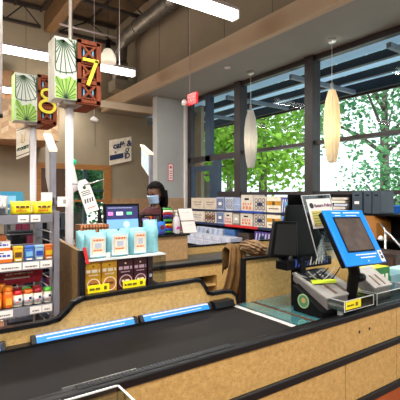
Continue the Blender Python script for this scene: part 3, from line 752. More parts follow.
pillow('cookie_bag','widest aqua bag with cream label, left end of the row','bag',.632,.735,1.81,1.88,1.207,1.325,TEALB,'aqua bags on the clear shelf',mk_bag,BM,seed=3)
pillow('cookie_bag','aqua bag with cream label, second from the left','bag',.738,.85,1.81,1.88,1.207,1.33,TEALB,'aqua bags on the clear shelf',mk_bag,BM,seed=4)
pillow('cookie_bag','narrow aqua bag with orange lettering, third of the row','bag',.858,.948,1.81,1.88,1.207,1.34,TEALB,'aqua bags on the clear shelf',mk_bag,BM,seed=6)
pillow('cookie_bag','tall aqua bag turned aside at the right end','bag',.955,1.035,1.83,1.92,1.207,1.375,TEALB,'aqua bags on the clear shelf',None,None,seed=8)
for i,x in enumerate((.64,.76,.87)):
    pillow('cookie_bag','aqua bag in the rear row, behind the %s front bag'%('first','second','third')[i],'bag',x,x+.1,1.95,2.03,1.207,1.325,TEALB,'aqua bags on the clear shelf',None,None,seed=11+i)
tag(MB().box(.722,.742,1.799,1.803,1.21,1.232).build('price_tag',PAPER,org=(.73,1.8,1.21)),'small white price card below the first aqua bag','tag')

def mk_box(c):
    def f(mb,fr,w,h):
        fr.dashes(mb,w*.06,h*.66,w*.94,h*.76,0,.0015,3); fr.dashes(mb,w*.2,h*.57,w*.8,h*.60,0,.0015,5)
        fr.disc(mb,w*.52,h*.27,w*.40,1,.0012); fr.ring(mb,w*.52,h*.27,w*.43,w*.05,0,.0018); fr.dashes(mb,w*.25,h*.26,w*.75,h*.33,2,.0025,8)
        fr.disc(mb,w*.5,h*.86,w*.06,2,.0015,10)
    return f
xb = [.628,.706,.788,.872,.948]
for i in range(4):
    ms = [GOLD,CREAM,mat('caramel_print',(176,116,50),.4),BROWNP] if i<2 else [mat('dark_maroon_box',(62,18,28),.4),mat('lilac_print',(206,176,196),.4),mat('cocoa_print',(86,44,30),.4),CREAM]
    carton(xb[i],xb[i+1]-.005,1.815,1.90,1.041,1.192,ms,('leftmost gold pastry box under the aqua bags','gold pastry box next to the maroon ones','maroon pastry box beside the gold boxes','maroon pastry box with the clearest pale ring, fourth in row')[i],'pastry_box','box','pastry boxes under the clear shelf',mk_box(i))
carton(.955,.985,1.825,1.90,1.041,1.192,[mat('near_black_box',(40,24,34),.4),LAV,BROWNP,CREAM],'narrow near-black box at the right end of the pastry boxes','pastry_box','box',None,lambda mb,fr,w,h:(fr.plate(mb,w*.3,h*.3,w*.8,h*.4,0,.001),fr.plate(mb,w*.2,h*.55,w*.7,h*.6,1,.001)))
for i,(a,b) in enumerate(((.632,.735),(.805,.925))):
    t = thing('price_tag',('yellow price tag under the gold pastry boxes','yellow price tag under the maroon pastry boxes')[i],'tag',(a,1.79,1.04))
    mb = MB(); fr = FY(a,1.796,1.052); fr.plate(mb,0,0,b-a,.036,0,.002); fr.dashes(mb,.008,.012,(b-a)*.6,.022,1,.001,i,.002); fr.plate(mb,(b-a)*.75,.01,(b-a)*.88,.027,1,.001,.002)
    part(mb,'tag',[YTAG,mat('tag_ink',(110,96,10),.5)],t)

# brown basket behind the bags
t = thing('snack_basket','woven brown basket just behind the aqua bags','basket',(.95,2.62,0))
mb = MB().box(.86,1.05,2.58,2.70,1.18,1.31)
for k in range(10): mb.tube([(.865+.02*k,2.572,1.18),(.865+.02*k,2.572,1.31)],.007,1,n=6)
for k in range(3): mb.tube([(.86,2.566,1.2+.045*k),(1.05,2.566,1.2+.045*k)],.004,0,n=6)
part(mb,'basket',[BROWNP,mat('wicker_orange',(170,104,54),.6)],t)
part(MB().box(.90,1.01,2.60,2.69,0,1.18),'pedestal',BLKPL,t)

# dark impulse rack with magazines glimpsed between rack and pole
t = thing('magazine_rack','dark rack with small bright packs, glimpsed between rack and pole','rack',(.75,3.3,0))
mb = MB().box(.55,1.0,3.35,3.5,0,1.35)
for k in range(5): mb.box(.55,1.0,3.25,3.36,.55+.17*k,.56+.17*k)
part(mb,'frame',DGREY,t)
mb = MB(); r_ = random.Random(3)
for k in range(4):
    x = .57
    while x < .96:
        w = r_.uniform(.03,.06); mb.box(x,x+w-.005,3.28,3.34,.561+.17*(k+1)-.0,.561+.17*(k+1)+r_.uniform(.06,.13),r_.randrange(6)); x += w
o = part(mb,'packs',[MGREY,NAVY,BLKPL,DGREY,MAROON,BLKPL],t)
t['label'] = 'dark rack with small bright packs, glimpsed between rack and pole'

# ------------------------------------------------------------------ lane 8 counter behind
l8 = thing('checkout_counter','second checkout counter with dark worktop, drawer and open bay behind','counter',(2.3,3.4,0))
part(MB().box(1.2,3.6,3.25,3.69,.816,.851),'worktop',mat('slate_worktop',(58,60,60),.4),l8)
part(MB().box(1.2,3.6,3.238,3.25,.814,.845),'bumper_trim',BLACK,l8)
part(MB().box(1.2,2.50,3.26,3.28,.695,.815),'drawer_front',BOARD,l8)
part(MB().box(2.54,3.6,3.26,3.28,.05,.815),'front_panel',BOARD,l8)
part(MB().box(2.50,2.54,3.26,3.62,.05,.815),'side_panel',BOARD,l8)
part(MB().box(1.2,1.22,3.281,3.62,.05,.815),'side_panel',BOARD,l8)
part(MB().box(1.22,2.50,3.28,3.62,.58,.60),'inner_shelf',BOARD,l8)
part(MB().box(1.2,3.6,3.62,3.66,0,.815),'back_board',BLKPL,l8)
part(MB().box(1.22,2.50,3.5,3.6,.6,.695),'inner_box',BLKPL,l8)
part(MB().box(1.5,3.9,3.69,3.71,.80,.93),'splash_board',BOARD,l8)
part(MB().box(1.5,3.9,3.68,3.72,.93,.945),'splash_trim',BLACK,l8)
part(MB().box(1.24,3.56,3.35,3.6,0,.05),'plinth',BLKPL,l8)
stn = thing('register_stand','brown board box with dark top standing on the second counter','stand',(2.0,3.52,.9))
part(MB().box(1.45,2.265,3.45,3.67,.852,1.098),'box',mat('tan_board',(176,140,96),.5,var=.12,scale=40),stn)
part(MB().box(1.44,2.275,3.42,3.65,1.098,1.115),'top',BLACK,stn)
SZ = 1.116
# lane 8 monitor
t = thing('checkout_monitor','black framed monitor with blue and pink screen buttons','monitor',(1.4,3.2,.9))
fr = Fr((1.27,3.20,1.20),(1,-.0,0),(0,.10,1)); W_,H_ = .33,.235
mb = MB(); fr.plate(mb,0,0,W_,H_,0,.025,-.025); part(mb,'bezel',BLKPL,t,bevel=.004)
def scr(name,c,e): return mat(name,c,.4,var=.02,emis=e)
mb = MB(); fr.plate(mb,.022,.02,W_-.018,H_-.022,0,.0015); fr.plate(mb,.022,.02,W_-.018,.10,1,.001,.0016); fr.plate(mb,.035,.135,.08,.165,2,.001,.0016); fr.plate(mb,.11,.135,.17,.165,3,.001,.0016); fr.plate(mb,.205,.138,.255,.163,4,.001,.0016)
fr.dashes(mb,.035,.195,.26,.202,5,.001,3,.0016); fr.plate(mb,.12,.145,.16,.15,0,.001,.0028); fr.disc(mb,.20,.055,.03,6,.001,14,.0028)
part(mb,'screen',[scr('screen_navy',(40,40,92),.6),scr('screen_blue',(110,160,240),.8),scr('screen_pink',(230,120,190),.8),scr('screen_white',(220,228,240),.8),scr('screen_green',(90,200,140),.7),scr('screen_grey',(150,160,190),.6),scr('screen_pale',(170,200,250),.8)],t)
part(MB().prism([(1.255,3.20,1.2),(1.24,3.30,1.2),(1.26,3.32,1.42)],(.012,0,0)),'side_wing',BLKPL,t)
part(MB().box(1.42,1.46,3.27,3.31,.87,1.3).box(1.36,1.52,3.26,3.38,.851,.87),'stand',BLKPL,t)
# keypad
t = thing('card_keypad','dark card keypad with pale keys standing before the cashier','keypad',(1.83,3.5,SZ))
fr = Fr((1.76,3.47,SZ+.03),(1,0,0),(0,.25,1)); mb = MB(); fr.plate(mb,0,0,.10,.15,0,.03,-.03); part(mb,'body',BLKPL,t,bevel=.004)
mb = MB()
for i in range(4):
    for j in range(4): fr.plate(mb,.012+.021*i,.015+.022*j,.028+.021*i,.031+.022*j,0,.003)
part(mb,'key',MGREY,t); mb = MB(); fr.plate(mb,.012,.11,.088,.14,0,.001); part(mb,'display',mat('lilac_display',(150,120,190),.3),t)
part(MB().box(1.79,1.83,3.48,3.54,SZ,SZ+.05),'foot',BLKPL,t)
pillow('snack_pack','small orange snack pack beside the dark keypad','bag',1.87,1.915,3.46,3.49,SZ,SZ+.085,ORNG,None,None,None,seed=20)
pillow('snack_bag','blue snack bag standing in front of the cashier','bag',1.925,2.02,3.46,3.51,SZ,SZ+.13,mat('blue_bag_film',(40,110,200),.35,var=.2,scale=30),None,lambda mb,fr,w,h:(fr.disc(mb,w*.5,h*.55,w*.25,0,.002),fr.plate(mb,w*.2,h*.1,w*.8,h*.25,1,.002)),[MAROON,PURP],seed=21)
t = thing('impulse_display','small black counter display with orange and grey packets before the cashier','display',(1.90,3.57,SZ))
part(MB().box(1.80,1.99,3.54,3.60,SZ,SZ+.20),'case',BLKPL,t)
for k in range(4): part(MB().box(1.815+.043*k,1.850+.043*k,3.532,3.539,SZ+.13,SZ+.185),'packet',[MGREY,ORNG,MAROON,DGREY][k],t)
t = thing('ribbon_rack','little rack of rainbow striped rolls beside the cashier','rack',(2.06,3.5,SZ))
part(MB().box(2.0,2.11,3.53,3.54,SZ,SZ+.27).box(2.0,2.11,3.45,3.54,SZ,SZ+.01),'back_board',BLKPL,t)
cs = [GREENP,BLUEP,RED,YMUS,BLKPL,GREENP,NAVY,PURP,RED,CREAM,GREENP]
for k,c in enumerate(cs):
    part(MB().tube([(2.008,3.51-.01*(k%2),SZ+.022+.023*k),(2.102,3.50-.01*(k%2),SZ+.022+.023*k)],.012,n=8),'roll',c,t)
t = thing('pump_bottle','clear white bottle with magenta label beside the open white binder','bottle',(2.145,3.48,SZ))
part(MB().lathe((2.145,3.48,SZ),[(.034,0),(.038,.01),(.038,.13),(.03,.16),(.014,.18)],n=16),'body',mat('milky_plastic',(214,208,216),.3),t)
part(MB().lathe((2.145,3.48,SZ+.18),[(.016,0),(.016,.02),(.006,.025),(.006,.05)],n=10).box(2.115,2.155,3.472,3.488,SZ+.225,SZ+.24),'pump',WHITE,t)
mb = MB(); FY(2.12,3.441,SZ+.05).poly(mb,[(0,0),(.05,0),(.045,.02),(.02,.03)],0,.002); part(mb,'label_print',mat('magenta_print',(196,40,150),.4),t)
t = thing('open_binder','white two page binder tent standing open beside the cashier','binder',(2.27,3.42,SZ))
mb = MB(); fr = Fr((2.205,3.44,SZ+.005),(1,-.12,0),(-.12,.22,1)); fr.plate(mb,0,0,.155,.12,0,.006); fr.plate(mb,0,.13,.155,.255,0,.006); fr.plate(mb,-.004,-.004,.159,.259,1,.003,-.004)
fr.dashes(mb,.03,.08,.12,.084,2,.0008,3,.006); fr.dashes(mb,.03,.21,.12,.214,2,.0008,4,.006)
part(mb,'page',[PAPER,BROWNP,LAV],t)
part(MB().box(2.23,2.33,3.44,3.56,SZ-.0,SZ+.006),'foot',BROWNP,t)

# ------------------------------------------------------------------ cashier
def skin_obj(name, verts, edges, radii, m, parent, sub=2):
    me = bpy.data.meshes.new(name); o0 = V(parent['_o'])
    me.from_pydata([tuple(V(v)-o0) for v in verts], edges, []); o = bpy.data.objects.new(name, me); COL.objects.link(o)
    sk = o.modifiers.new('skin','SKIN'); o.modifiers.new('sub','SUBSURF').levels = sub
    for i, r_ in enumerate(radii):
        d = me.skin_vertices[0].data[i]; d.radius = (r_ if isinstance(r_, tuple) else (r_, r_)); d.use_root = (i == 0)
    dg = bpy.context.evaluated_depsgraph_get()
    me2 = bpy.data.meshes.new_from_object(o.evaluated_get(dg)); me2.materials.clear(); me2.materials.append(m)
    for p in me2.polygons: p.use_smooth = True
    bpy.data.objects.remove(o)
    o = bpy.data.objects.new(name, me2); COL.objects.link(o); o.parent = parent; o['_o'] = parent['_o']
    return o
SKIN = mat('brown_skin',(104,66,48),.5,var=.08,scale=30)
px, py = 2.15, 3.91
cash = thing('person','cashier with long dark hair, blue face mask and dark red top, standing','person',(px,py,0))
fd = V((-.92,-.42,0)).normalized(); sd = V((fd.y,-fd.x,0))   # facing, person's left->right
def B(f_, s_, z): return tuple(V((px,py,0))+fd*f_+sd*s_+V((0,0,z*.975)))
vs = [B(0,0,.92),B(0,0,1.05),B(0,0,1.2),B(0,0,1.32),B(.0,0,1.40),B(.01,0,1.47)]
rs = [.125,.115,.12,.11,.048,.045]; es = [(0,1),(1,2),(2,3),(3,4),(4,5)]
def chain(start, pts, rr):
    k = start
    for p, r_ in zip(pts, rr): vs.append(p); rs.append(r_); es.append((k,len(vs)-1)); k = len(vs)-1
    return k
for s_ in (-1,1):
    w = chain(3,[B(0,.10*s_,1.34),B(0,.17*s_,1.32),B(.05,.21*s_,1.12),B(.12,.16*s_,1.15),B(.17,.14*s_,1.165)],[.07,.05,.04,.03,.024])
    pk = chain(w,[B(.20,.135*s_,1.17)],[.026])
    for q in range(4):
        o_ = (-.024+.016*q); l = (.055,.065,.06,.048)[q]
        chain(pk,[B(.22,.135*s_+o_,1.175),B(.22+l*.6,.135*s_+o_*1.2,1.165),B(.22+l*.9,.135*s_+o_*1.25,1.145)],[.0085,.008,.007])
    chain(pk,[B(.20,.135*s_-s_*.03,1.17),B(.225,.135*s_-s_*.045,1.165)],[.009,.008])
    chain(0,[B(0,.09*s_,.85),B(.01,.10*s_,.48),B(-.01,.10*s_,.09),B(.1,.11*s_,.035)],[.085,.058,.038,.032])
body = skin_obj('body', vs, es, rs, SKIN, cash)
# clothing follows torso, upper arms and legs
vs = [B(0,0,.90),B(0,0,1.05),B(0,0,1.2),B(0,0,1.325),B(0,0,1.385)]; rs = [.15,.132,.137,.125,.06]; es = [(0,1),(1,2),(2,3),(3,4)]
for s_ in (-1,1): chain(3,[B(0,.10*s_,1.345),B(0,.17*s_,1.325),B(.03,.195*s_,1.21)],[.08,.062,.054])
skin_obj('shirt', vs, es, rs, mat('dark_red_cloth',(74,24,28),.8,var=.2,scale=20), cash)
vs = [B(0,0,.93),B(0,0,.86)]; rs = [.15,.13]; es = [(0,1)]
for s_ in (-1,1): chain(1,[B(0,.09*s_,.80),B(.01,.10*s_,.48),B(-.01,.10*s_,.12)],[.1,.072,.055])
skin_obj('trousers', vs, es, rs, mat('black_cloth',(26,26,30),.8), cash)
# head
def head():
    mb = MB(); hc = V(B(.02,0,1.56)); bm = mb.b
    bmesh.ops.create_icosphere(bm, subdivisions=4, radius=1.)
    up = V((0,0,1)); g = (fd*math.cos(.2)-up*math.sin(.2)).normalized(); upv = (up*math.cos(.2)+fd*math.sin(.2)).normalized()
    for v in bm.verts:
        x,y,z = v.co; # x side, y front, z up
        w = .074*(1-.22*max(0,-z)**1.3); l = .094*(1-.10*max(0,-z)); hh = .115
        X,Y,Z = x*w, y*l, z*hh
        if y > .3:
            Y += .016*math.exp(-((x/.16)**2+((z+.12)/.14)**2))       # nose
            Y += .005*math.exp(-((x/.3)**2+((z+.45)/.08)**2))         # lips
            Y += .008*math.exp(-((x/.3)**2+((z+.80)/.15)**2))         # chin
            for e in (-.38,.38): Y -= .010*math.exp(-(((x-e)/.16)**2+((z-.08)/.1)**2))
            Y += .004*math.exp(-(((z-.25)/.08)**2))
        v.co = hc+sd*X+g*Y+upv*Z
    for e in (-1,1):   # ears
        c = hc+sd*.076*e+upv*(-.005)
        q = bmesh.ops.create_icosphere(bm, subdivisions=2, radius=1.)
        for v in q['verts']:
            x,y,z = v.co; v.co = c+sd*x*.008+g*y*.016+upv*z*.028
    for f_ in bm.faces: f_.smooth = True
    h = part(mb,'head',SKIN,cash)
    mb = MB(); 
    for e in (-1,1):
        q = bmesh.ops.create_icosphere(mb.b, subdivisions=2, radius=.011)
        for v in q['verts']: v.co = v.co+hc+sd*.029*e+g*.078+upv*.010
    part(mb,'eye',mat('dark_eye',(40,28,24),.2),h)
    # mask: shell over nose, mouth and chin
    mb = MB(); rows = []
    for j in range(9):
        t_ = j/8; z = -.10*t_+.002; row = []
        for i in range(13):
            a = (i/12-.5)*2.3
            rr = (.099+.020*math.exp(-((t_-.25)/.3)**2)*math.cos(a)**4)*(1-.16*t_)
            row.append(mb.b.verts.new(hc+sd*math.sin(a)*.082*(1-.14*t_)+g*(math.cos(a)*rr+.004*math.sin(j*2.2))+upv*z))
        rows.append(row)
    for a,b in zip(rows,rows[1:]):
        for i in range(12): mb._f([a[i],a[i+1],b[i+1],b[i]],0,True)
    part(mb,'face_mask',mat('pale_blue_mask',(168,198,232),.7,var=.05),h,solid=.002)
    # hair: cap and long fall behind and beside
    mb = MB(); bm = mb.b
    q = bmesh.ops.create_icosphere(bm, subdivisions=4, radius=1.)
    kill = []
    for v in q['verts']:
        x,y,z = v.co
        if y > .35 and z < .42: kill.append(v); continue
        if z < -.75: kill.append(v); continue
        k_ = 1+.04*math.sin(x*22+z*8)
        v.co = hc+sd*x*.098*k_+g*(y*.118*k_-.016)+upv*(z*.135+.010)
    bmesh.ops.delete(bm, geom=kill, context='VERTS')
    r_ = random.Random(4)
    for k in range(90):
        a = PI*.12+ (PI*.76+.0)*r_.random(); e = r_.choice((-1,1))
        dx = e*abs(math.cos(a))*.086; dy = -.03-.085*abs(math.sin(a))
        if e > 0: pass
        base = hc+sd*dx*1.05+g*(dy-.02)+upv*.02; l = r_.uniform(.22,.32)
        pts = [base, base+V((0,0,-l*.4))+sd*e*.012, base+V((0,0,-l*.75))+sd*e*.01+fd*.01, base+V((0,0,-l))]
        mb.tube(pts,[.022,.022,.018,.006],n=7)
    part(mb,'hair',mat('black_hair',(14,11,12),.7,var=.3,scale=60),h)
head()

# ------------------------------------------------------------------ register equipment on our lane
ped = thing('register_pedestal','black register pedestal with round green sticker on the counter','pedestal',(1.68,1.43,.87))
part(MB().box(1.70,1.745,1.468,1.54,.889,1.15),'column',BLKPL,ped,bevel=.004)
part(MB().hexa([(1.632,1.27,.889),(1.93,1.27,.889),(1.93,1.46,.889),(1.632,1.46,.889),(1.632,1.27,.925),(1.93,1.27,.925),(1.93,1.46,1.03),(1.632,1.46,1.03)]),'reader_block',BLKPL,ped,bevel=.004)
mb = MB(); fr = FX(1.631,1.39,.955); fr.disc(mb,.0,0,.034,0,.002,20); fr.ring(mb,0,0,.037,.006,1,.003,20); fr.disc(mb,.002,.004,.014,2,.003,14)
part(mb,'sticker',[mat('sticker_green',(70,120,84),.5),mat('sticker_rim',(150,176,120),.5),mat('sticker_sand',(190,150,84),.5)],ped)
# cashier-side monitor seen from behind
t = thing('register_monitor','boxy black monitor seen from behind, left of the pedestal','monitor',(1.62,1.53,1.15))
part(MB().hexa([(1.51,1.51,1.176),(1.728,1.51,1.152),(1.735,1.555,1.152),(1.53,1.555,1.176),(1.547,1.51,1.367),(1.722,1.51,1.357),(1.73,1.545,1.357),(1.56,1.545,1.367)]),'shell',BLKPL,t,bevel=.008)
part(MB().hexa([(1.535,1.504,1.192),(1.705,1.504,1.172),(1.705,1.512,1.172),(1.535,1.512,1.192),(1.562,1.504,1.35),(1.705,1.504,1.342),(1.705,1.512,1.342),(1.562,1.512,1.35)]),'back_cover',mat('soft_black',(26,25,27),.55),t)
part(MB().tube([(1.66,1.52,1.17),(1.68,1.50,1.10)],.02,n=10),'neck',BLKPL,t)
t = thing('register_screen','large tilted black register screen behind the return policy sign','monitor',(1.82,1.50,1.14))
part(MB().hexa([(1.64,1.565,1.10),(2.08,1.565,1.10),(2.10,1.61,1.10),(1.66,1.61,1.10),(1.70,1.57,1.448),(1.91,1.57,1.448),(1.93,1.60,1.448),(1.72,1.60,1.448)]),'shell',BLKPL,t,bevel=.01)
part(MB().box(1.60,1.98,1.475,1.56,1.10,1.15),'cable_shelf',BLKPL,t,bevel=.006)
mb = MB(); r_ = random.Random(8)
for k in range(12):
    x = 1.66+.024*k; mb.prism([(x,1.471,1.115),(x+.010,1.471,1.115),(x+.016,1.471,1.115+r_.uniform(.01,.05)),(x+.008,1.471,1.115+r_.uniform(.01,.045))],(0,.003,0),r_.randrange(4))
part(mb,'cable_tags',[LAV,BLUEP,LGREY,WHITE],t)
t = thing('coiled_cable','looping pale and black cables under the register screen','cable',(1.75,1.41,1.08))
for k in range(4):
    x0_ = 1.60+.04*k
    pts = [(x0_+ .22*s_/10, 1.42-.01*k, 1.10-.035*math.sin(PI*s_/10)*(1+.3*k)) for s_ in range(11)]
    part(MB().tube(pts,.0035,n=6),'cable',[LGREY,BLKPL][k%2],t)

# return policy sign in a clear holder
t = thing('policy_sign','return policy card in a tilted clear acrylic holder','sign',(1.78,1.39,1.15))
fr = Fr((1.765,1.40,1.145),(1,-.02,.03),(-.30,.08,1))
mb = MB(); fr.plate(mb,.0,.0,.235,.375,0,.004,-.004); part(mb,'holder',ACRYL,t)
mb = MB()
for a in (0,.232): fr.plate(mb,a,0,a+.003,.375,0,.005,-.004)
fr.plate(mb,0,.372,.235,.375,0,.005,-.004); part(mb,'holder_edge',ACEDGE,t)
mb = MB(); fr.plate(mb,.028,.185,.222,.352,0,.001)
part(mb,'card',PAPER,t)
mb = MB()
fr.plate(mb,.045,.20,.212,.285,0,.001,.001); 
part(mb,'print_block',mat('policy_green',(196,196,110),.5,rgb2=(220,200,110),scale=30),t)
mb = MB()
for k in range(5): fr.dashes(mb,.05,.21+.015*k,.205,.214+.015*k,0,.001,k+2,.002)
part(mb,'small_print',mat('olive_ink',(120,120,60),.6),t)
mb = MB(); fr.disc(mb,.058,.315,.016,0,.001,16,.001); part(mb,'logo',mat('ink_dark',(30,36,44),.5),t)
text_mesh('lettering','Return Policy',fr,.08,.305,.026,mat('plum_ink',(96,34,80),.5),t,depth=.0005,h=.0012,bold=.0006)

# blue framed customer screen
t = thing('payment_screen','tilted payment touchscreen in a bright blue frame','screen',(1.78,1.30,.87))
TL,TR,BL = V((1.669,1.30,1.429)),V((2.015,1.29,1.422)),V((1.661,1.15,1.164))
fr = Fr(BL,(TR-TL),(TL-BL)); W_ = (TR-TL).length; H_ = (TL-BL).length; W_ = .325
mb = MB(); fr.plate(mb,0,0,W_,H_,0,.012,-.012); part(mb,'frame',BLUEF,t,bevel=.004)
mb = MB(); fr.plate(mb,.004,.004,W_-.004,H_-.004,0,.03,-.042); part(mb,'housing',BLKPL,t,bevel=.006)
mb = MB(); fr.plate(mb,.050,.068,W_-.050,H_-.042,0,.002); fr.plate(mb,.058,.076,W_-.058,H_-.050,1,.001,.002)
part(mb,'display',[BLKPL,mat('dark_reflective_display',(82,70,64),.12,var=.2,scale=14)],t)
mb = MB(); fr.dashes(mb,.06,H_-.020,.13,H_-.014,0,.001,3); fr.dashes(mb,.075,H_-.036,.12,H_-.031,0,.001,4); fr.dashes(mb,.15,H_-.020,.29,H_-.014,0,.001,5); fr.dashes(mb,.16,H_-.036,.25,H_-.032,0,.001,6)
fr.dashes(mb,.10,.050,.27,.056,0,.001,7); fr.dashes(mb,.13,.034,.25,.040,0,.001,8); fr.disc(mb,.18,.018,.004,0,.001,8); fr.plate(mb,W_-.04,.006,W_-.008,.068,0,.001)
part(mb,'print',WHITE,t)
mb = MB(); fr.plate(mb,W_-.032,.022,W_-.014,.040,0,.001,.0012); fr.plate(mb,W_-.030,.046,W_-.018,.06,0,.001,.0012); part(mb,'sticker_mark',BLKPL,t)
part(MB().tube([(1.83,1.25,1.22),(1.865,1.25,1.10),(1.87,1.27,.99),(1.87,1.28,.885)],[.03,.03,.028,.028],n=12),'arm',BLKPL,t)
part(MB().box(1.80,1.95,1.235,1.36,.889,.90),'foot',BLKPL,t)
part(MB().tube([(1.845,1.226,1.075),(1.90,1.226,1.075)],.022,n=12),'hinge',BLKPL,t)

# card readers and acrylic pockets
def reader(x0,x1,y0,y1,zf,zb,label,flip):
    t = thing('card_reader',label,'card reader',((x0+x1)/2,(y0+y1)/2,.93),'grey wedge shaped readers on the counter')
    h0 = .925 if not flip else .88; hb = 1.035 if not flip else .98
    part(MB().hexa([(x0,y0,h0),(x1,y0,h0),(x1,y1,hb),(x0,y1,hb),(x0,y0,zf-.006),(x1,y0,zf-.006),(x1,y1,zb-.006),(x0,y1,zb-.006)]),'base',MGREY,t,bevel=.006)
    fr = Fr((x0,y0-.004,zf-.006),(1,0,0),(0,y1-y0,zb-zf)); w = x1-x0; l = math.hypot(y1-y0,zb-zf)
    mb = MB(); fr.plate(mb,-.003,0,w+.003,l+.01,0,.012); part(mb,'top_plate',LGREY,t,bevel=.003)
    for a in (.30,.62): part(MB().prism([fr.p(w*a,l*.08,.012),fr.p(w*(a+.09),l*.08,.012),fr.p(w*(a+.09),l*.62,.012),fr.p(w*a,l*.62,.012)],fr.n*.002),'slot',mat('slot_taupe',(120,98,84),.5),t)
    if not flip:
        mb = MB(); fr.poly(mb,[(.02,l*.5),(w*.8,l*.62),(w*.75,l*1.02),(.01,l*1.0)],0,.003,.014); fr.poly(mb,[(.01,l*.48),(w*.7,l*.36),(w*.8,l*.5),(.03,l*.62)],1,.003,.018); fr.disc(mb,w*.55,l*.7,.014,2,.004,12,.018)
        part(mb,'leaflet',[DGREY,mat('lime_print',(190,210,50),.4),PAPER],t)
    else: part(MB().box(x0+.01,x1-.01,y0+.01,y1-.01,.889,.885),'foot',BLKPL,t)
reader(1.672,1.93,1.275,1.50,.985,1.075,'grey wedge card reader with a leaflet, on the black block',False)
reader(2.127,2.305,1.30,1.43,.972,1.055,'grey wedge card reader right of the blue screen arm',True)
def pocket(x0,x1,y0,y1,z0,z1,label,tagged):
    t = thing('acrylic_pocket',label,'tray',((x0+x1)/2,(y0+y1)/2,.9),'clear pockets at the counter edge')
    e = .003
    part(MB().box(x0,x1,y0,y0+e,z0,z1).box(x0,x0+e,y0+e,y1,z0,z1).box(x1-e,x1,y0+e,y1,z0,z1).box(x0+e,x1-e,y0+e,y1 if not tagged else 1.268,z0,z0+e),'pocket',ACRYL,t)
    part(MB().box(x0,x1,y0-.001,y0+e,z1-.002,z1+.001).box(x0,x0+e,y0,y1,z1-.002,z1+.001).box(x1-e,x1,y0,y1,z1-.002,z1+.001).box(x0-.001,x0+.002,y0-.001,y0+.002,z0,z1).box(x1-.002,x1,y0-.001,y0+.002,z0,z1).box(x0,x1,y0-.001,y0+e,z0,z0+.002),'rim',ACEDGE,t)
    part(MB().box(x0+.05,x0+.07,1.235,1.255,.889 if tagged else .873,z0),'foot',ACEDGE,t)
    if tagged:
        mb = MB(); fr = FY(x0+.005,y0-.002,z0+.010); fr.plate(mb,0,0,.125,.04,0,.001); fr.dashes(mb,.012,.014,.07,.022,1,.001,2,.001); fr.plate(mb,.08,.01,.098,.028,1,.001,.001)
        part(mb,'price_tag',[YTAG,MATS['tag_ink']],t)
pocket(1.678,1.925,1.178,1.38,.938,.99,'clear acrylic pocket with a yellow tag at the counter edge',True)
pocket(2.05,2.42,1.235,1.43,.900,.965,'clear acrylic pocket around the second reader at the right edge',False)
def mk_gb(mb,fr,w,h): fr.plate(mb,0,0,w,h,0,.001); fr.poly(mb,[(w*.1,h*.1),(w*.5,h*.05),(w*.9,h*.7),(w*.4,h*.5)],1,.002); fr.dashes(mb,w*.45,h*.5,w*.9,h*.75,2,.003,4)
t = carton(2.28,2.50,1.42,1.56,.873,1.045,[mat('lime_box',(206,206,50),.45),mat('leaf_box_green',(38,128,52),.45),mat('lime_flash',(150,200,60),.45),PAPER],'lime and green carton lying beside the second reader','product_carton','box',None,mk_gb)
mb = MB(); fr = Fr((2.28,1.42,1.045),(1,0,0),(0,1,0)); fr.poly(mb,[(.03,.02),(.12,.03),(.16,.1),(.06,.12)],0,.001); part(mb,'top_print',mat('pale_yellow_print',(240,236,170),.5),t)
carton(2.52,2.76,1.42,1.62,.873,.98,[mat('pale_teal_box',(120,160,170),.4),LAV],'pale blue grey carton at the right picture edge','product_carton','box',None,lambda mb,fr,w,h: fr.plate(mb,w*.2,h*.2,w*.8,h*.5,0,.001))
t = thing('cable_bundle','blue and black cables piled behind the first card reader','cable',(1.86,1.42,.87))
r_ = random.Random(5)
for k in range(7):
    c = V((1.86+.05*(r_.random()-.5),1.42+.05*(r_.random()-.5),0)); R_ = r_.uniform(.03,.055); z = .885+.018*k
    pts = [(c.x+R_*1.5*math.cos(a*.55),c.y+R_*math.sin(a*.55)*.8,z+.006*math.sin(a)) for a in range(12)]
    part(MB().tube(pts,.009,n=7),'cable',[DGREY,BLKPL,mat('cable_blue',(40,110,180),.4)][k%3],t)

# ------------------------------------------------------------------ jacket over the cashier chair
ch = thing('cashier_chair','tall dark chair mostly hidden under the brown jacket','chair',(1.66,2.08,0))
for (x,y) in ((1.50,1.93),(1.82,1.93),(1.50,2.25),(1.82,2.25)): part(MB().tube([(x,y,0),(x,y,.60)],.014,n=8),'leg',BLKPL,ch)
part(MB().box(1.48,1.84,1.91,2.27,.60,.65),'seat',BLKPL,ch,bevel=.01)
part(MB().box(1.62,1.70,1.955,1.975,.65,1.15),'backrest',BLKPL,ch,bevel=.01)
mb = MB(); nx,nz = 30,26; F_ = []
for j in range(nz+1):
    t_ = j/nz; row = []
    for i in range(nx+1):
        s_ = i/nx
        xl = 1.575-.135*t_**1.0; xr = 1.71+.02*t_
        z = 1.185-.40*t_ - .03*(s_-.45)**2*4 + .008*math.sin(9*s_)
        fold = .016*math.sin(s_*24+t_*2.5)*(.25+t_)+.009*math.sin(s_*47+1.3+t_*4)*t_
        y = 1.925 - fold - .03*math.sin(PI*min(1,t_*1.1))
        row.append(mb.b.verts.new((xl+(xr-xl)*s_, y, z)))
    F_.append(row)
for a,b in zip(F_,F_[1:]):
    for i in range(nx): mb._f([a[i],a[i+1],b[i+1],b[i]],0,True)
G_ = []
for j in range(1,10):     # over the backrest and down behind
    t_ = j/9; row = []
    for i in range(nx+1):
        s_ = i/nx; x = 1.575+.135*s_; y = 1.925+.075*min(1,t_*2.2); z = 1.185+.012*math.sin(PI*min(1,t_*2))-.25*max(0,t_-.4)-.03*(s_-.45)**2*4+.008*math.sin(9*s_)+.006*math.sin(31*s_+t_*5)
        row.append(mb.b.verts.new((x,y,z)))
    G_.append(row)
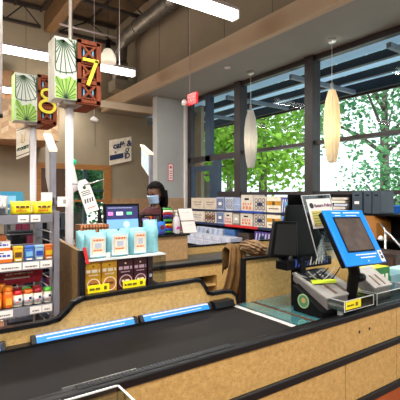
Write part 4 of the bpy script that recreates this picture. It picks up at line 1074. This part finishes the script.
for a,b in zip([F_[0]]+G_[:-1],G_):
    for i in range(nx): mb._f([a[i],a[i+1],b[i+1],b[i]],0,True)
jk = thing('draped_jacket','brown fabric jacket draped over the chair behind the register board','jacket',(1.66,1.95,.8))
JM = mat('brown_jacket_cloth',(104,74,34),.85,var=.25,scale=18,bump=.4)
part(mb,'jacket_body',JM,jk,solid=.006)
mb = MB(); r_ = random.Random(2)
bmesh.ops.create_icosphere(mb.b, subdivisions=5, radius=1.)
for v in mb.b.verts:
    x,y,z = v.co
    k = 1+.10*math.sin(x*9+y*4)+.07*math.sin(z*13+x*7)+.05*math.sin(x*21-z*9+y*15)
    v.co = V((1.725+x*.085*k, 1.87+y*.07*k, 1.172+z*.045*k-.02*x))
for f_ in mb.b.faces: f_.smooth = True
part(mb,'hood',mat('tweed_hood',(132,104,74),.9,var=.4,scale=50,bump=.5),jk)

# ------------------------------------------------------------------ merchandise shelf by the windows
sh = thing('window_shelf','long low dark merchandise shelving standing along the windows','shelf',(5.0,5.0,0))
part(MB().box(4.72,5.22,3.95,7.7,.04,.08).box(4.72,5.22,3.95,7.7,.60,.64).box(4.80,5.22,3.95,7.7,.92,.96).box(4.80,5.22,3.95,7.7,1.205,1.225),'shelf_board',NAVY,sh)
part(MB().box(5.2,5.24,3.95,7.7,0,1.45),'back_board',BLKPL,sh)
for y in (3.95,4.95,5.75,6.7,7.66): part(MB().box(5.13,5.2,y,y+.035,0,1.45),'upright',BLKPL,sh)
mb = MB().box(4.795,4.805,5.1,6.0,.92,.965).box(4.70,4.712,3.95,7.7,.60,.645,1).box(4.795,4.805,4.95,5.6,1.20,1.235,2)
part(mb,'edge_strip',[RED,LGREY,BLUEP],sh)
def pack(y0,y1,z0,z1,ms,label,style,x0=4.82,dep=.28,grp='packs on the window shelf'):
    t = thing('boxed_pack',label,'box',(x0+dep/2,(y0+y1)/2,z0),grp)
    part(MB().box(x0,x0+dep,y0,y1,z0,z1),'box_body',ms[0],t,bevel=.004)
    fr = FX(x0,y1,z0); w,h = y1-y0,z1-z0; mb = MB()
    if style == 'slot':
        fr.plate(mb,w*.3,h*.68,w*.66,h*.80,0,.002)
        for k in range(3): fr.plate(mb,w*(.15+.27*k),h*.12,w*(.29+.27*k),h*.3,1,.002); 
        for k in range(4): fr.disc(mb,w*(.2+.2*k),h*.45,w*.06,1,.002,8)
    elif style == 'pattern':
        for a in (.2,.5,.8):
            for b in (.25,.5,.75): fr.ring(mb,w*a,h*b,w*.14,w*.06,0,.002,10)
        fr.plate(mb,w*.3,h*.38,w*.7,h*.6,1,.003)
    elif style == 'band':
        fr.plate(mb,0,h*.45,w,h*.72,0,.002); fr.disc(mb,w*.5,h*.58,h*.14,1,.003,14); fr.dashes(mb,w*.15,h*.2,w*.85,h*.27,1,.002,5)
    elif style == 'zig':
        for k in range(5): fr.line(mb,w*.05+w*.18*k,h*.05,w*.14+w*.18*k,h*.9,w*.07,0,.002); 
        fr.disc(mb,w*.45,h*.5,h*.26,1,.003,16)
    else:
        fr.dashes(mb,w*.15,h*.6,w*.85,h*.66,0,.002,4); fr.dashes(mb,w*.2,h*.4,w*.8,h*.44,0,.002,6); fr.plate(mb,0,h*.48,w,h*.5,1,.002)
    part(mb,'print',ms[1:],t)
PINK = mat('pale_peach_box',(208,200,188),.6); GRB = mat('grey_blue_box',(150,164,196),.5)
G1 = 1.226
rows = [
 (6.74,7.2,G1,1.46,[TANBOX,BROWNP,LAV],'plain','kraft carton in the top shelf row, farthest left'),
 (6.32,6.72,G1,1.46,[TANBOX,BROWNP,LAV],'plain','kraft carton in the top shelf row, second from the left'),
 (6.07,6.30,G1,1.48,[GRB,NAVY,PAPER],'pattern','slim blue grey pack in the top row beside the kraft cartons'),
 (5.79,6.02,G1,1.47,[LAV,MGREY,GRB],'pattern','pale lavender pack with rings in the top shelf row'),
 (5.58,5.77,G1,1.47,[GRB,LBLUE,PAPER],'plain','flat blue grey pack in the top shelf row'),
 (5.24,5.56,G1,1.52,[PINK,BLKPL,ORNG],'slot','cream box with black handle slot, upper of the two'),
 (4.92,5.22,G1,1.49,[PINK,MGREY,NAVY],'pattern','cream box with grey rosette print in the top row'),
 (4.58,4.90,G1,1.49,[CREAM,GOLD,BROWNP],'band','cream box with wide gold band in the top row'),
 (6.74,7.2,.962,1.18,[PINK,BROWNP,LAV],'plain','peach carton in the second row, farthest left'),
 (6.32,6.72,.962,1.18,[PINK,BROWNP,BROWNP],'pattern','peach carton with dotted print in the second row'),
 (6.07,6.30,.962,1.2,[GRB,NAVY,PAPER],'pattern','slim blue grey pack in the second shelf row'),
 (5.82,6.05,.962,1.19,[PINK,BLKPL,RED],'slot','peach box with black slot above the red strip'),
 (5.60,5.80,.962,1.19,[MGREY,CREAM,PAPER],'pattern','grey speckled box in the second row'),
 (5.26,5.58,.962,1.19,[PINK,BLKPL,ORNG],'slot','cream box with black handle slot, lower of the two'),
 (4.92,5.22,.962,1.19,[PINK,MGREY,NAVY],'pattern','cream box with grey rosette print in the second row'),
 (4.58,4.90,.962,1.19,[CREAM,GOLD,BROWNP],'band','cream box with wide gold band in the second row'),
 (4.30,4.56,G1,1.47,[BLUEP,PAPER,LBLUE],'zig','blue and white zigzag pack, left one of the top row'),
 (3.99,4.28,G1,1.49,[BLUEP,PAPER,NAVY],'zig','blue and white zigzag pack beside the policy sign'),
 (4.30,4.56,.962,1.17,[LBLUE,BLUEP,PAPER],'zig','pale blue zigzag pack in the second row'),
 (3.99,4.28,.962,1.17,[BLUEP,PAPER,LBLUE],'zig','blue zigzag pack low in the second row'),
 (6.10,7.0,.642,.86,[LAV,GRB,MGREY],'zig','wide pale lavender pack on the lower shelf'),
 (5.75,6.05,.642,.86,[mat('mid_blue_box',(70,110,170),.5),NAVY,LBLUE],'plain','mid blue pack on the lower shelf'),
 (5.35,5.65,.642,.82,[mat('umber_box',(66,52,44),.6),BLKPL,BROWNP],'plain','dark brown pack on the lower shelf'),
 (4.78,5.2,.642,.88,[PURP,LAV,NAVY],'zig','purple and white pack on the lower shelf, left one'),
 (4.35,4.75,.642,.88,[PURP,LAV,NAVY],'pattern','purple and white pack on the lower shelf, right one'),
]
for y0,y1,z0,z1,ms,stl,lab in rows: pack(y0,y1,z0,z1,ms,lab,stl)
# low white packs in front
wp = thing('low_display','low pallet display of pale packs in front of the window shelf','display',(4.4,6.0,0))
part(MB().box(4.3,4.62,5.2,7.0,.0,.58),'base',BLKPL,wp)
for k in range(6): pack(5.25+.27*k,5.50+.27*k,.581,.78,[LAV,GRB,PAPER],'pale grey pack on the low display, %s'%('nearest','second nearest','third nearest','third farthest','second farthest','farthest')[k],'plain',4.32,.26,'pale packs on the low display')

# black fixture with slatted packs, dark binders and brown bins on the right
fx = thing('dark_fixture','black shelf fixture holding magazines, binders and brown bins','shelf',(4.3,2.9,0))
part(MB().box(4.25,4.30,2.0,3.7,0,1.3).box(4.0,4.3,2.0,3.7,1.29,1.31).box(3.95,4.3,2.0,3.7,1.02,1.04).box(3.9,4.3,2.0,3.7,.6,.62).box(3.9,4.3,2.0,3.7,.0,.04),'body',BLKPL,fx)
part(MB().box(4.0,4.3,2.73,2.75,1.3,1.52).box(4.0,4.3,3.66,3.68,0,1.52).box(4.27,4.3,2.75,3.68,1.3,1.52),'top_case',BLKPL,fx)
for k in range(5):
    t = thing('flat_magazine','white edged flat pack stacked in the black case, layer %s from the bottom'%('one','two','three','four','five')[k],'magazine',(4.1,2.9,1.31+.036*k),'flat packs stacked in the black case')
    part(MB().box(4.01,4.2,2.78+.03*(k%2),3.02-.03*(k%3),1.312+.036*k,1.338+.036*k),'cover',[CREAM,PINK,LAV,CREAM,PINK][k],t)
for i,(y0,y1) in enumerate(((2.585,2.71),(2.475,2.567),(2.37,2.465))):
    t = thing('file_box',('dark slate file box beside the flat packs','dark slate file box, middle of three','dark slate file box next to the bright window')[i],'box',(4.1,(y0+y1)/2,1.31),'slate file boxes on the black fixture')
    part(MB().box(4.0,4.26,y0,y1,1.311,1.552),'box_body',mat('slate_box',(50,64,78),.5),t,bevel=.004)
    mb = MB(); fr = FX(4.0,y1,1.311); w = y1-y0; fr.plate(mb,w*.28,.19,w*.7,.205,0,.002); 
    if i==0: fr.plate(mb,w*.25,.10,w*.7,.13,1,.002)
    part(mb,'slot',[BLKPL,PAPER],t)
for i,(y0,y1) in enumerate(((2.60,2.80),(2.38,2.58))):
    t = thing('storage_bin',('golden brown wooden bin left of its twin','golden brown wooden bin with slanted top corner')[i],'bin',(4.05,(y0+y1)/2,1.04),'golden brown bins')
    part(MB().prism([(3.94,y0,1.041),(3.94,y1,1.041),(3.94,y1,1.285),(3.94,y0+.07,1.285),(3.94,y0,1.22)],(.28,0,0)),'bin_body',mat('bin_brown',(158,104,44),.5),t)
    mb = MB(); fr = FX(3.94,y1,1.041); fr.plate(mb,.08,.08,.10,.13,0,.002); part(mb,'slot',BLKPL,t)
t = thing('hand_truck','metal bar frame leaning in the dark corner at right','cart',(3.9,2.1,0))
part(MB().tube([(3.85,2.28,1.22),(3.80,2.20,1.16),(3.75,1.98,.98)],.012,n=8).tube([(3.80,2.20,1.16),(3.80,2.20,.0)],.012,n=8),'frame',STEEL,t)
part(MB().lathe((3.82,2.26,1.07),[(.005,-.02),(.025,-.015),(.03,0),(.02,.02),(.005,.03)],n=12),'knob',WHITE,t)
t = thing('dark_cabinet','dark brown cabinet below the bins at the right','cabinet',(3.6,2.1,0))
part(MB().box(3.45,3.75,1.9,2.95,0,.98),'carcass',mat('umber_laminate',(54,40,34),.5,var=.3,scale=6),t)
mb = MB(); r_ = random.Random(6)
fr = FX(3.45,2.95,0)
for k in range(4): fr.plate(mb,.02+.26*k,.06,.25+.26*k,.94,0,.01)
part(mb,'door',mat('umber_door',(66,48,40),.5,var=.2),t)
t = thing('mouse_pad_tray','dark flat tray lying behind the cartons at right','tray',(2.9,1.55,.873))
part(MB().box(2.80,3.2,1.45,1.70,.873,.93),'tray',mat('tray_brown',(52,34,36),.4),t,bevel=.004)
part(MB().box(2.80,3.18,1.47,1.68,.93,.955),'papers',mat('teal_paper',(170,206,200),.6),t)

# ------------------------------------------------------------------ outdoors
struct(MB().box(5.5,60,-40,70,-.15,-.05), 'floor', mat('pale_paving',(226,222,214),.8,var=.05,scale=1))
struct(MB().box(-12,5.5,10.95,60,-.15,-.05), 'floor', MATS['pale_paving'])
# canopy over the walk
cn = thing('entrance_canopy','outdoor canopy of dark beams and pale panels above the windows','canopy',(6.5,4,0))
PANEL = mat('canopy_panel',(206,222,232),.6,var=.12,scale=3,stretch=(1,14,1))
mb = MB()
for x0_,x1_ in ((5.6,6.12),(6.25,6.85),(6.98,7.5)): mb.box(x0_,x1_,-4,12,3.86,3.88)
m = PANEL; Nn = m.node_tree.nodes
tr = Nn.new('ShaderNodeBsdfTranslucent'); tr.inputs['Color'].default_value = (*lin((196,216,232)),1); mx = Nn.new('ShaderNodeMixShader'); mx.inputs[0].default_value = .55
m.node_tree.links.new(Nn['Principled BSDF'].outputs[0],mx.inputs[1]); m.node_tree.links.new(tr.outputs[0],mx.inputs[2]); m.node_tree.links.new(mx.outputs[0],Nn['Material Output'].inputs['Surface'])
part(mb,'roof_panel',PANEL,cn)
mb = MB()
for x0_ in (6.13,6.86): mb.box(x0_,x0_+.09,-4,12,3.72,3.86)
mb.box(7.5,7.62,-4,12,3.66,3.9)
part(mb,'purlin',mat('dark_navy_steel',(22,26,36),.5),cn)
for k in range(9):
    y = -3+1.86*k+.55
    part(MB().box(5.55,7.5,y,y+.07,3.64,3.72),'cross_beam',mat('pale_steel_beam',(104,116,130),.5) if k%1==0 else FRAME,cn)
part(MB().box(7.62,7.66,-4,12,3.62,3.92),'fascia',mat('brown_fascia',(74,52,48),.5),cn)
for y in (-3.5,3.0-.4,10.8): part(MB().box(7.5,7.62,y,y+.12,-.05,3.7),'column',FRAMEB,cn)

LEAFM = {}
def leaf_mat(n, c1, c2):
    m = mat(n, c1, .6, rgb2=c2, scale=1.2)
    N = m.node_tree.nodes; tr = N.new('ShaderNodeBsdfTranslucent'); mx = N.new('ShaderNodeMixShader'); mx.inputs[0].default_value = .45
    m.node_tree.links.new(N['Color Ramp'].outputs['Color'], tr.inputs['Color'])
    m.node_tree.links.new(N['Principled BSDF'].outputs[0],mx.inputs[1]); m.node_tree.links.new(tr.outputs[0],mx.inputs[2]); m.node_tree.links.new(mx.outputs[0],N['Material Output'].inputs['Surface'])
    return m
LB = leaf_mat('leaf_bright',(92,146,34),(146,192,66)); LT = leaf_mat('leaf_teal',(58,120,82),(124,180,126))
BARK = mat('tree_bark',(92,84,80),.8)
def tree(x,y,h,rx,zc,rz,n,m,label,seed,ls=.25,name='leafy_tree'):
    r = random.Random(seed); t = thing(name,label,'tree',(x,y,-.05),'trees outside the windows')
    mb = MB(); br = []
    mb.tube([(x,y,-.05),(x+.1,y+.1,zc-rz*.5),(x,y,zc+rz*.4)],[.2,.15,.05],n=9)
    cl = []
    for k in range(11):
        a = r.uniform(0,2*PI); q = r.uniform(.35,.95); z = zc+rz*r.uniform(-.75,.75)
        p = V((x+rx*q*math.cos(a)*math.sqrt(max(.1,1-((z-zc)/rz)**2)),y+rx*q*math.sin(a)*math.sqrt(max(.1,1-((z-zc)/rz)**2)),z)); cl.append(p)
        s_ = V((x+.05,y+.05,max(zc-rz*.7,p.z-rx*.6))); mb.tube([s_,(s_+p)/2+V((0,0,.15)),p],[.07,.045,.015],n=6)
    part(mb,'trunk',BARK,t)
    mb = MB()
    cl += [V((x+rx*r.uniform(-.6,.6),y+rx*r.uniform(-.6,.6),zc+rz*r.uniform(-.7,.8))) for _ in range(8)]
    for k in range(n):
        c = r.choice(cl); R_ = rx*.42
        d = V((r.gauss(0,1),r.gauss(0,1),r.gauss(0,.8))).normalized()*R_*r.random()**.4
        p = c+d; e1 = V((r.gauss(0,1),r.gauss(0,1),r.gauss(0,.5))).normalized(); e2 = e1.cross(V((r.gauss(0,1),r.gauss(0,1),r.gauss(0,1)))).normalized()
        s_ = ls*r.uniform(.6,1.2)
        vs_ = [mb.b.verts.new(p+e1*s_*.5),mb.b.verts.new(p+e2*s_*.32),mb.b.verts.new(p-e1*s_*.5),mb.b.verts.new(p-e2*s_*.32)]
        mb._f(vs_,0)
    part(mb,'crown',m,t)
tree(11.2,11.6,8,3.2,4.6,2.6,5200,LB,'bright green tree with grey trunk left of the middle mullion',1)
tree(9.6,13.2,7,2.2,3.9,1.9,3000,LB,'bright green tree beyond the glass door',2)
tree(14.5,8.4,8,3.6,5.2,3.0,5200,LT,'pale teal green tree behind the lit pendant',3)
tree(15.5,4.6,8,3.8,5.4,3.2,5200,LT,'spreading pale green tree at the right window edge',4)
tree(13.5,16.5,8,3.0,4.8,2.6,3500,LB,'green tree farthest back between the window frames',5)
tree(10.6,6.2,3,1.5,1.6,.9,1500,LT,'low rounded shrub tree beyond the right window sill',6,.13)
tree(4.6,14.2,5,1.9,2.2,1.5,4200,LT,'tree outside the oak doors',7)
def bench(x,y,label):
    t = thing('outdoor_table',label,'table',(x,y,-.05),'blue outdoor tables')
    part(MB().box(x-.5,x+.5,y-.45,y+.45,.95,1.3),'table_top',mat('outdoor_blue',(20,110,215),.5),t,bevel=.03)
    for a in (-.4,.4):
        for b in (-.35,.35): part(MB().tube([(x+a,y+b,-.05),(x+a,y+b,.95)],.03,n=7),'leg',GREYM,t)
bench(8.6,4.25,'blue table outside the window, left one'); bench(8.8,3.0,'blue table outside the window at the picture edge')

# ------------------------------------------------------------------ light
w = bpy.data.worlds.new('sky'); sc.world = w; w.use_nodes = True
N = w.node_tree.nodes; L = w.node_tree.links; bg = N['Background']
sky = N.new('ShaderNodeTexSky'); sky.sky_type = 'HOSEK_WILKIE'; sky.turbidity = 6; sky.sun_direction = (-.35,-.5,.8)
mx = N.new('ShaderNodeMix'); mx.data_type = 'RGBA'; mx.inputs['Factor'].default_value = .75
mx.inputs['B'].default_value = (.92,1.0,1.0,1); L.new(sky.outputs[0], mx.inputs['A']); L.new(mx.outputs['Result'], bg.inputs['Color'])
bg.inputs['Strength'].default_value = 2.4
S = bpy.data.lights.new('sun','SUN'); S.energy = 5.5; S.angle = .02; S.color = (1,.96,.88)
so = bpy.data.objects.new('sun',S); COL.objects.link(so); so.rotation_euler = V((.40,.50,-.78)).to_track_quat('-Z','Y').to_euler()

vs_ = sc.view_settings; vs_.view_transform = 'Standard'; vs_.look = 'None'; vs_.exposure = .06; vs_.gamma = 1.; vs_.use_curve_mapping = False
sc.cycles.max_bounces = 7; sc.cycles.transparent_max_bounces = 16; sc.cycles.use_denoising = True
sc.cycles.sample_clamp_indirect = 6.; sc.cycles.caustics_reflective = False; sc.cycles.caustics_refractive = False
MATS['black_hair'].node_tree.nodes['Principled BSDF'].inputs['Specular IOR Level'].default_value = .08
for o in bpy.data.objects:
    if '_o' in o: del o['_o']
